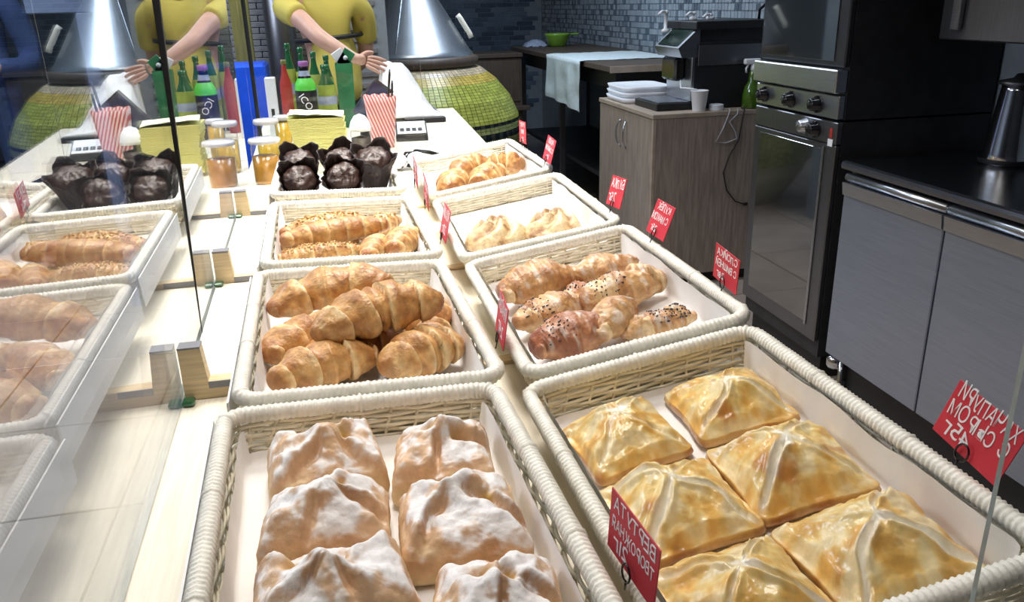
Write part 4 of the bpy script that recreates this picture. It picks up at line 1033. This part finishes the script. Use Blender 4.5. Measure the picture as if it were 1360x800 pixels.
skinned('sweatshirt', [
    [(S + Vector((0, 0, .93)), (.20, .15), 'a'), (S + Vector((0, 0, 1.03)), (.19, .14)), (S + Vector((0, 0, 1.18)), (.17, .125)), (S + Vector((0, 0, 1.41)), (.18, .125), 'c'), (S + Vector((0, 0, 1.53)), (.085, .075))],
    ['c', (S + Vector((.15, 0, 1.495)), .078), (S + Vector((.205, .0, 1.445)), .072), (S + Vector((.255, .04, 1.21)), .068), (S + Vector((.24, -.03, 1.135)), .062), (S + Vector((.13, -.19, 1.15)), .048)],
    ['c', (S + Vector((-.15, 0, 1.495)), .078), (S + Vector((-.205, .0, 1.445)), .072), (S + Vector((-.25, .04, 1.21)), .064), (S + Vector((-.245, .02, 1.12)), .056), (S + Vector((-.25, -.04, .97)), .046)]], cust, M['navy'], 2)
skinned('jeans', [[(S + Vector((0, 0, 1.12)), (.165, .12)), (S + Vector((0, 0, 1.0)), (.172, .128), 'p')], ['p', (S + Vector((.095, 0, .89)), (.108, .112)), (S + Vector((.105, -.01, .50)), .082), (S + Vector((.11, .02, .09)), .064)],
    ['p', (S + Vector((-.095, 0, .89)), (.108, .112)), (S + Vector((-.105, -.01, .50)), .082), (S + Vector((-.11, .02, .09)), .064)]], cust, M['denim'], 2)
face(cust, S + Vector((0, -.032, 1.715)), (0.2, -1, 0))
hr = MB(); rs = []
for i in range(12):
    a = i / 11 * PI * .60; rs.append([S + Vector((0, -.02, 1.735)) + Vector((.101 * math.sin(a) * math.cos(q), .122 * math.sin(a) * math.sin(q) + .006, .116 * math.cos(a) + .075 * max(0, -math.sin(q) - .2) * smooth(1.1, 1.9, a))) for q in [2 * PI * k / 24 for k in range(24)]])
hr.rings(rs, True, False, False); obj('hair', hr, M['hair'], cust)
# objects on the customer side
single('cooler', MB().box((-.56, 3.985, 0), (-.272, 4.26, 1.165), .012), M['blue'], 'bright blue cooler box standing beyond the end of the glass screen', 'cooler')
t = thing('display_banner', 'dark olive upright banner standing behind the blue cooler', 'banner', (-.39, 4.42, 0))
obj('panel', MB().box((-.045, -.02, .03), (.045, .02, 1.75), .004), M['olive'], t); obj('foot', MB().box((-.07, -.08, 0), (.07, .08, .03), .004), M['black'], t)
t = thing('steel_upright', 'brushed steel tube upright behind the bottles', 'post', (-.21, 4.50, 0))
obj('tube', MB().lathe([(.075, 0.02), (.075, 2.2)], 28), M['steel_dark'], t); obj('flange', MB().lathe([(.10, 0), (.10, .02)], 28), M['steel_dark'], t)
t = thing('partition', 'pale blue partition frame on the customer side', 'partition', (-1.12, 4.2, 0))
obj('rail', MB().box((-1.275, 4.18, 1.405), (-.985, 4.22, 1.60), .004), M['pale_blue'], t, t.location)
obj('post', MB().box((-1.075, 4.18, 0), (-1.015, 4.22, 1.4045), .004), M['pale_blue'], t, t.location)

# ================================================================== TANDOOR
TX, TY = .57, 5.60
t = thing('tandoor_oven', 'round clay oven clad in yellow-green mosaic with a steel cone lid', 'oven', (TX, TY, 0))
prof = [(.46, 0), (.60, .22), (.675, .42), (.70, .60), (.685, .70), (.63, .82), (.54, .93), (.45, 1.0), (.40, 1.025)]
def pr(z):
    for (r0, z0), (r1, z1) in zip(prof, prof[1:]):
        if z0 <= z <= z1: return r0 + (r1 - r0) * (z - z0) / (z1 - z0)
    return prof[-1][0]
obj('clay_body', MB().lathe([(r - .012, z) for r, z in prof], 64), M['tandoor_core'], t)
ml = MB(); rt = random.Random(5); z = .30; row = 0; arc_ = 0
zs = []; a_ = .30
while a_ < 1.015: zs.append(a_); sl = abs(pr(min(a_ + .01, 1.02)) - pr(a_)) / .01; a_ += .020 / math.sqrt(1 + sl * sl)
for row, z in enumerate(zs[:-1]):
    z1 = zs[row + 1]; n = 110
    dark = (.585 < z < .612) or (.655 < z < .682)
    for k in range(n):
        a0, a1 = 2 * PI * (k + .06) / n, 2 * PI * (k + .94) / n
        zz0, zz1 = z + (z1 - z) * .06, z + (z1 - z) * .94
        j = rt.uniform(.75, 1.15)
        if dark: c = (.012, .02, .03) if k % 2 == 0 else (.05, .06, .05)
        elif z > .965: c = (.62 * j, .50 * j, .34 * j)
        elif z > .92: c = (.60 * j, .45 * j, .10 * j)
        elif z > .66: c = (.46 * j, .50 * j, .09 * j)
        else: c = (.36 * j, .40 * j, .16 * j)
        q = []
        for rr_, zz in ((pr(zz0), zz0), (pr(zz1), zz1)):
            for a in (a0, a1): q.append((rr_, a, zz))
        vs = [Vector((r * math.cos(a), r * math.sin(a), zz)) for r, a, zz in q] + [Vector(((r - .012) * math.cos(a), (r - .012) * math.sin(a), zz)) for r, a, zz in q]
        ml.cur = c; ml.add(vs, [(0, 1, 3, 2), (0, 4, 5, 1), (2, 3, 7, 6), (0, 2, 6, 4), (1, 5, 7, 3)], False)
obj('mosaic_tiles', ml, M['tandoor'], t, attr=True)['kind'] = 'stuff'
obj('mouth_ring', MB().lathe([(.40, 1.02), (.425, 1.03), (.425, 1.075), (.40, 1.085), (.36, 1.085)], 64), M['brown'], t)['label'] = 'dark ring under the cone lid'
lid = obj('cone_lid', MB().lathe([(.385, 1.075), (.39, 1.082), (.39, 1.10), (.37, 1.12), (.065, 1.62), (.045, 1.66), (.001, 1.67)], 64), M['cone'], t); lid['label'] = 'polished steel cone lid'
for k in range(3):
    a = 2.2 + k * 2.1; sm = MB(); sm.tube([((.372 - .305 * q) * math.cos(a), (.372 - .305 * q) * math.sin(a), 1.119 + .50 * q) for q in (0, .25, .5, .75, 1)], .004, 6); obj('seam', sm, M['cone'], lid)
def peg(a):
    c_, s_ = math.cos(a), math.sin(a); h = MB()
    h.tube([(.34 * c_, .34 * s_, 1.22), (.37 * c_, .37 * s_, 1.225)], .010, 8); h.tube([(.29 * c_, .29 * s_, 1.31), (.31 * c_, .31 * s_, 1.325)], .010, 8)
    obj('handle_mount', h, M['black'], lid)
    g_ = MB(); g_.tube([(.385 * c_, .385 * s_, 1.19), (.375 * c_, .375 * s_, 1.215), (.315 * c_, .315 * s_, 1.315), (.30 * c_, .30 * s_, 1.335)], .018, 10); obj('handle_grip', g_, M['pine'], lid)
peg(-.15); peg(PI + .5)

# ================================================================== KITCHEN FITTINGS ON THE RIGHT
XC = 1.70
# steel refrigerated cabinet
t = thing('steel_cabinet', 'long stainless steel refrigerated cabinet with three doors', 'cabinet', (XC + .3, 1.4, 0)); o_ = t.location
def kp(parent, name, mb, m, lab=None, off=None):
    o = obj(name, mb, M[m], parent, off if off is not None else t.location)
    if lab: o['label'] = lab
    return o
kp(t, 'carcass', MB().box((XC + .03, .30, .16), (XR - .012, 2.455, .835)), 'steel_dark')
kp(t, 'plinth', MB().box((XC + .06, .32, .0), (XR - .05, 2.42, .16)), 'black')
wt = MB(); pts = [(XC - .005 + .016 * (1 - math.cos(a)), .843 + .022 * math.sin(a)) for a in [-PI / 2 + PI * k / 8 for k in range(9)]] + [(XR - .012, .865), (XR - .012, .8345), (XC + .04, .8345)]
pts = [(XC - .008, .845), (XC - .010, .852), (XC - .006, .861), (XC + .004, .866), (XR - .012, .866), (XR - .012, .8355), (XC + .004, .8355), (XC - .006, .839)]
wt.prism([(x, z) for x, z in pts], .28, 2.465, 1); kp(t, 'worktop', wt, 'steel_top', 'dark reflecting steel worktop')
for k, (y0, y1) in enumerate(((1.958, 2.445), (1.42, 1.950), (.88, 1.412))):
    d = kp(t, 'door', MB().box((XC, y0, .158), (XC + .03, y1, .792), .003), 'steel_door')
    h = MB(); h.tube([(XC + .010, y0 + .002, .812), (XC + .010, y1 - .002, .812)], .0155, 12); kp(d, 'handle_bar', h, 'steel', None, Vector((0, 0, 0)) + t.location)
    kp(d, 'handle_lip', MB().prism([(XC - .006, .752), (XC - .001, .7575), (XC + .002, .795), (XC - .012, .795)], y0 + .001, y1 - .001, 1), 'steel', 'bright lip below the handle', t.location)
ft = MB(); ft.lathe([(.022, 0), (.022, .05), (.012, .06), (.012, .158)], 16, (XC + .045, 2.40, 0)); ft.lathe([(.026, .10), (.030, .11), (.030, .135), (.02, .145)], 16, (XC + .035, 2.43, 0)); kp(t, 'foot', ft, 'chrome')
# kettle on the worktop
t = thing('steel_kettle', 'tall tapered steel flask with a handle on the dark worktop', 'flask', (2.14, 2.24, .866))
obj('body', MB().lathe([(.078, 0), (.080, .012), (.072, .04), (.050, .235), (.048, .25)], 40), M['chrome'], t)
obj('lid', MB().lathe([(.050, .25), (.062, .253), (.062, .262), (.02, .272), (.012, .285), (.001, .287)], 32), M['steel_dark'], t)
hd = MB(); hd.tube([(.050, -.03, .21), (.075, -.05, .215), (.092, -.062, .19), (.092, -.062, .11), (.078, -.052, .08), (.064, -.042, .085)], .0065, 8); obj('handle', hd, M['steel_dark'], t)
obj('base_ring', MB().lathe([(.0815, .005), (.083, .012), (.0815, .02)], 40, cap=False), M['black'], t)
cb = MB(); cb.tube([(2.15, 2.20, 1.20), (2.16, 2.19, 1.255), (2.20, 2.16, 1.35), (2.30, 2.12, 1.40)], .003, 6); single('power_cable', cb, M['cable'], 'thin grey cable hanging above the steel flask', 'cable')
# wall cabinet above
t = thing('wall_cabinet', 'dark steel wall cabinet hanging above the worktop', 'cabinet', (2.1, 1.75, 1.25))
kp(t, 'carcass', MB().box((1.97, 1.0, 1.252), (XR - .012, 2.40, 2.1)), 'oven_body')
for y0, y1, m in ((2.02, 2.398, 'steel_dark'), (1.50, 2.012, 'steel_door')):
    d = kp(t, 'door', MB().box((1.945, y0, 1.255), (1.968, y1, 2.095), .003), 'steel_dark')
    kp(d, 'handle', MB().box((1.925, y1 - .10, 1.285), (1.944, y1 - .066, 1.60), .003), 'steel', None, t.location)
# stacked ovens
t = thing('stacked_ovens', 'tall black stacked ovens with steel control strip and glass doors', 'oven', (XC + .3, 2.8, 0))
Y0_, Y1_ = 2.52, 3.09
kp(t, 'lower_body', MB().box((XC + .02, Y0_, .10), (XR - .012, Y1_, .985)), 'oven_body')
kp(t, 'upper_body', MB().box((XC + .02, Y0_, .992), (XR - .012, Y1_, 1.80)), 'oven_body')
kp(t, 'foot_rail', MB().box((XC + .05, Y0_ + .02, 0), (XR - .05, Y1_ - .02, .10)), 'black')
d = kp(t, 'lower_door', MB().box((XC - .002, Y0_ + .002, .165), (XC + .0195, Y1_ - .002, .905), .004), 'steel_dark')
kp(d, 'door_glass', MB().box((XC - .005, Y0_ + .075, .225), (XC - .0021, Y1_ - .055, .885), .001), 'oven_glass', None, t.location)
kp(d, 'inner_frame', MB().box((XC - .0075, Y0_ + .062, .215), (XC - .0026, Y0_ + .074, .895), .001), 'steel', None, t.location)
kp(t, 'lower_panel', MB().box((XC - .004, Y0_, .908), (XC + .0195, Y1_, .984), .003), 'steel_dark')
kp(t, 'control_strip', MB().box((XC - .006, Y0_ + .004, .994), (XC + .0195, Y1_, 1.073), .003), 'steel')
kp(t, 'steel_flap', MB().box((XC - .026, Y0_ + .004, 1.082), (XC + .0195, Y1_ + .002, 1.160), .004), 'steel', 'bright steel flap over the knobs')
kp(t, 'sticker', MB().box((XC - .0055, Y0_ + .016, .900), (XC - .0042, Y0_ + .045, .925)), 'white', 'small white sticker')
kp(t, 'sticker', MB().box((XC - .0055, Y0_ + .022, .928), (XC - .0042, Y0_ + .038, .962)), 'red_plastic', 'small reddish sticker')
for y, z, m, x in ((3.02, 1.034, 'black_gloss', XC - .006), (2.824, 1.034, 'black_gloss', XC - .006), (2.648, 1.034, 'black_gloss', XC - .006), (2.646, .947, 'black_gloss', XC - .004), (2.712, .950, 'steel', XC - .004)):
    kb = MB().lathe([(.030, 0), (.030, .006), (.022, .012), (.021, .030), (.016, .034), (.001, .034)], 24, mod=lambda i, u: 1 + (.10 * math.cos(u * 2 * PI * 8) if 2 <= i <= 4 else 0))
    kb.xf(Matrix.Translation((x, y, z)) @ Matrix.Rotation(-PI / 2, 4, 'Y')); kp(t, 'knob', kb, m)
d = kp(t, 'upper_door', MB().box((XC - .002, Y0_ + .002, 1.168), (XC + .0195, Y1_ - .002, 1.78), .004), 'oven_body')
kp(d, 'door_glass', MB().box((XC - .0055, Y0_ + .06, 1.185), (XC - .0021, Y1_ - .02, 1.75), .001), 'oven_glass', None, t.location)
hb = MB(); hb.tube([(XC - .035, Y0_ + .035, 1.20), (XC - .035, Y0_ + .035, 1.70)], .009, 8); hb.tube([(XC - .004, Y0_ + .035, 1.24), (XC - .035, Y0_ + .035, 1.24)], .007, 8); hb.tube([(XC - .004, Y0_ + .035, 1.66), (XC - .035, Y0_ + .035, 1.66)], .007, 8)
# wooden cabinet with the coffee machine
t = thing('wooden_cabinet', 'grey-brown wood grain cabinet with two arched handles', 'cabinet', (1.85, 4.1, 0))
kp(t, 'carcass', MB().box((1.515, 3.705, .06), (2.306, 4.505, .858)), 'oak')
kp(t, 'plinth', MB().box((1.55, 3.74, 0), (2.29, 4.49, .06)), 'black')
kp(t, 'top_panel', MB().box((1.495, 3.695, .8585), (2.306, 4.512, .882), .003), 'oak_edge')
kp(t, 'side_panel', MB().box((1.517, 3.697, .062), (2.305, 3.7045, .858), .001), 'oak')
kp(t, 'corner_trim', MB().box((1.499, 3.6965, .06), (1.5165, 3.7165, .858), .002), 'oak_edge', 'pale corner trim')
for y0, y1, hy in ((3.718, 4.105, 4.070), (4.109, 4.502, 4.145)):
    d = kp(t, 'door', MB().box((1.500, y0, .065), (1.5145, y1, .855), .002), 'oak')
    sgn = 1 if hy > 4.107 else -1
    h = MB(); h.tube([(1.499 - .022 * math.sin(a), hy + sgn * .018 * math.sin(a), .735 + .068 * math.cos(a)) for a in [PI * k / 10 for k in range(11)]], .005, 8); kp(d, 'handle', h, 'steel', None, t.location)
# white stacked trays
t = thing('tray_stack', 'stack of white plastic trays on the wooden cabinet', 'trays', (1.655, 4.305, .8825))
for k in range(3):
    q = rrect(.29 - .006 * k, .35, .06, .02); b = MB(); r0 = [Vector((v.x * .93, v.y * .93, .001 + k * .028)) for v in q]; r1 = [Vector((v.x, v.y, .028 + k * .028)) for v in q]; r2_ = [Vector((v.x * .97, v.y * .97, .028 + k * .028)) for v in q]; r3 = [Vector((v.x * .90, v.y * .90, (.020 if k == 2 else .004) + k * .028)) for v in q]
    b.rings([r0, r1, r2_, r3]); obj('tray', b, M['white'], t)
# coffee machine
t = thing('coffee_machine', 'black and steel coffee machine on the wooden cabinet', 'coffee machine', (1.85, 3.95, .882))
kp(t, 'drip_tray', MB().box((1.555, 3.80, .8825), (1.78, 4.10, .918), .004), 'black')
kp(t, 'drip_grille', MB().box((1.57, 3.82, .9185), (1.74, 4.08, .922), .001), 'steel')
kp(t, 'body', MB().box((1.745, 3.80, .8825), (2.16, 4.12, 1.20), .006), 'black')
kp(t, 'side_plate', MB().box((1.76, 3.795, 1.09), (2.15, 3.7995, 1.185), .001), 'steel_dark', 'dark grey side plate')
kp(t, 'front_plate', MB().box((1.728, 3.797, .9225), (1.7445, 4.10, 1.13), .002), 'steel', 'bright steel front plate')
kp(t, 'sloped_display', MB().prism([(1.655, 1.175), (1.755, 1.262), (1.765, 1.255), (1.765, 1.13), (1.675, 1.13)], 3.80, 4.10, 1), 'steel', 'sloping steel control face')
kp(t, 'display_screen', MB().box((-.055, -.12, 0), (.055, .12, .003), .001, Matrix.Translation((1.703, 3.95, 1.219)) @ Matrix.Rotation(-math.atan2(.087, .100), 4, 'Y')), 'dark_green')
kp(t, 'spout_block', MB().box((1.670, 3.87, 1.015), (1.7275, 4.04, 1.125), .012), 'black_gloss')
kp(t, 'top_tray', MB().box((1.735, 3.785, 1.256), (2.17, 4.14, 1.295), .004), 'black'); kp(t, 'hopper_neck', MB().box((1.76, 3.82, 1.2005), (2.14, 4.10, 1.2555)), 'oven_body')
tb = MB(); tb.tube([(1.70, 3.86, 1.02), (1.695, 3.84, .985), (1.70, 3.80, .988), (1.725, 3.775, .985), (1.745, 3.762, .982)], .004, 6); kp(t, 'milk_tube', tb, 'white')
for k, (x, y, zb, zt) in enumerate(((1.690, 4.05, 1.2405, 1.345), (1.815, 4.00, 1.2955, 1.335), (1.905, 4.00, 1.2955, 1.325))):
    p_ = MB(); p_.lathe([(.020, 0), (.020, .012), (.008, .02), (.008, zt - zb - .014), (.014, zt - zb - .012), (.014, zt - zb), (.001, zt - zb + .002)], 16); p_.tube([(0, 0, zt - zb - .006), (-.03, -.02, zt - zb - .004), (-.052, -.035, zt - zb - .016)], .007, 8)
    single('syrup_pump', p_.xf(Matrix.Translation((x, y, zb))), M['white'], ['white syrup pump at the front edge of the coffee machine', 'white syrup pump in the middle on top of the coffee machine', 'lowest white syrup pump on top of the coffee machine'][k], 'pump', 'white syrup pumps')
t = thing('paper_cup', 'white paper cup at the edge of the wooden cabinet', 'cup', (1.752, 3.745, .882))
obj('cup_wall', MB().lathe([(.030, 0), (.031, .002), (.042, .095), (.043, .096), (.041, .096), (.030, .006), (.001, .005)], 32), M['white'], t); r_ = MB(); r_.tube([(.0425 * math.cos(a), .0425 * math.sin(a), .0965) for a in [2 * PI * k / 32 for k in range(32)]], .0022, 6, True); obj('rolled_rim', r_, M['white'], t)
single('cup_lid', MB().lathe([(.036, .882), (.037, .886), (.034, .905), (.036, .909), (.03, .911), (.001, .909)], 24, (1.842, 3.742, 0)), M['white'], 'small white lid lying beside the paper cup', 'lid')
t = thing('spray_bottle', 'green spray bottle with a white trigger beside the ovens', 'bottle', (2.03, 3.743, .8825))
obj('bottle', MB().lathe([(.044, 0), (.048, .01), (.048, .06), (.040, .10), (.024, .13), (.022, .175), (.016, .18)], 28), M['spray_green'], t)
sp = MB(); sp.lathe([(.017, .178), (.018, .19), (.016, .205), (.012, .215)], 16); sp.box((-.055, -.012, .208), (.030, .012, .236), .006); sp.tube([(-.030, 0, .210), (-.042, 0, .19), (-.040, 0, .170)], .005, 8); obj('trigger_head', sp, M['white'], t)
cb = MB(); cb.tube([(1.90, 3.73, .8865), (1.888, 3.686, .8865), (1.882, 3.683, .868), (1.86, 3.688, .80), (1.825, 3.688, .735), (1.88, 3.688, .728), (1.935, 3.688, .745), (1.925, 3.688, .78), (1.89, 3.688, .83), (1.928, 3.683, .866), (1.93, 3.686, .8865), (1.95, 3.73, .8865)], .0032, 6); single('power_cable', cb, M['cable'], 'pale looped cable hanging down the side of the wooden cabinet', 'cable')
cb = MB(); cb.tube([(1.975, 3.74, .8865), (1.965, 3.688, .8865), (1.960, 3.684, .868), (1.945, 3.688, .74), (1.90, 3.688, .66), (1.875, 3.688, .58), (1.90, 3.688, .49), (1.95, 3.688, .43), (2.00, 3.688, .412)], .0034, 6); cb.box((1.998, 3.684, .404), (2.02, 3.692, .420), .002); single('power_cable', cb, M['black'], 'long black cable trailing down the wooden cabinet', 'cable')
cb = MB(); cb.tube([(2.12, 3.90, 1.297), (2.10, 3.86, 1.34), (2.14, 3.80, 1.40), (2.24, 3.74, 1.46), (2.312, 3.72, 1.50)], .007, 8); single('power_cable', cb, M['black_gloss'], 'black cable arching above the coffee machine', 'cable')
# table with towel
t = thing('side_table', 'long dark-topped table along the tiled wall with a towel over it', 'table', (1.95, 5.9, 0))
kp(t, 'table_top', MB().box((1.60, 4.62, 1.005), (2.306, 7.30, 1.04), .004), 'brown')
kp(t, 'near_edge', MB().box((1.595, 4.612, 1.003), (2.306, 4.6195, 1.0405), .001), 'oak_edge', 'pale wood end edge of the table')
kp(t, 'apron', MB().box((1.66, 4.70, .90), (2.30, 7.25, 1.0045)), 'black')
kp(t, 'shelf', MB().box((1.70, 4.75, .30), (2.30, 7.2, .33)), 'black')
for x in (1.67, 2.26):
    for y in (4.72, 5.95, 7.2): kp(t, 'leg', MB().box((x, y - .02, 0), (x + .035, y + .02, .8995), .002), 'steel_dark')
tw = MB(); g = []
for i in range(41):
    s = i / 40 * .98; row = []
    for j in range(31):
        y = 5.12 + .82 * j / 30 + .02 * s
        f = .006 * noise.noise(Vector((s * 9, y * 7, 1)))
        if s < .66: p_ = Vector((2.24 - s, y, 1.043 + abs(f)))
        else:
            e = s - .66; p_ = Vector((1.585 - .004 + f * 1.5 + .012 * math.sin(y * 22) * smooth(0, .25, e) - .012, y, 1.043 - e * (1 - .0 * j / 30) + (.03 * j / 30) * smooth(.2, .32, e)))
        row.append(p_)
    g.append(row)
tw.rings(g, False, False, False); tw.rings([[p - Vector((-.003, 0, .003)) for p in r] for r in g], False, False, False)
single('towel', tw, M['towel'], 'pale blue-grey towel draped over the front of the side table', 'towel')
t = thing('green_bowl', 'lime green bowl with a handle on the far end of the side table', 'bowl', (1.94, 7.0, 1.04))
obj('bowl', MB().lathe([(.06, 0), (.075, .01), (.105, .09), (.112, .105), (.106, .105), (.07, .015), (.001, .012)], 32), M['lime'], t)
obj('handle', MB().box((.105, -.02, .088), (.19, .02, .104), .006), M['lime'], t)
cl = MB(); g = [[Vector((1.68 + .20 * i / 12, 7.05 + .16 * j / 10, 1.043 + .055 * (math.sin(i / 12 * PI) * math.sin(j / 10 * PI)) ** .6 + .012 * noise.noise(Vector((i * .6, j * .6, 4))) * (0 < i < 12))) for j in range(11)] for i in range(13)]
cl.rings(g, False, False, False); cl.rings([[Vector((p.x, p.y, 1.0415)) for p in r] for r in g], False, False, False); single('cloth', cl, M['silver_blue'], 'crumpled grey-blue cloth beside the green bowl', 'cloth')
t = thing('oil_bottle', 'small dark green bottle with a pourer on the side table', 'bottle', (2.14, 5.02, 1.04))
obj('bottle', MB().lathe([(.032, 0), (.040, .01), (.040, .05), (.03, .075), (.010, .10), (.009, .125)], 24), M['dark_green'], t); obj('stopper', MB().lathe([(.010, .124), (.022, .13), (.022, .138), (.007, .142), (.007, .165), (.001, .167)], 16), M['black'], t)
# brown chest by the far wall
t = thing('brown_chest', 'dark brown low chest standing between the tandoor and the side table', 'chest', (1.36, 7.0, 0))
kp(t, 'carcass', MB().box((1.09, 6.82, .12), (1.585, 7.20, .975), .004), 'brown'); kp(t, 'lid', MB().box((1.07, 6.80, .976), (1.59, 7.22, 1.01), .004), 'brown')
kp(t, 'drawer', MB().box((1.11, 6.812, .62), (1.565, 6.8195, .95), .002), 'brown'); kp(t, 'shelf', MB().box((1.09, 6.76, .55), (1.64, 6.8195, .585), .003), 'brown')
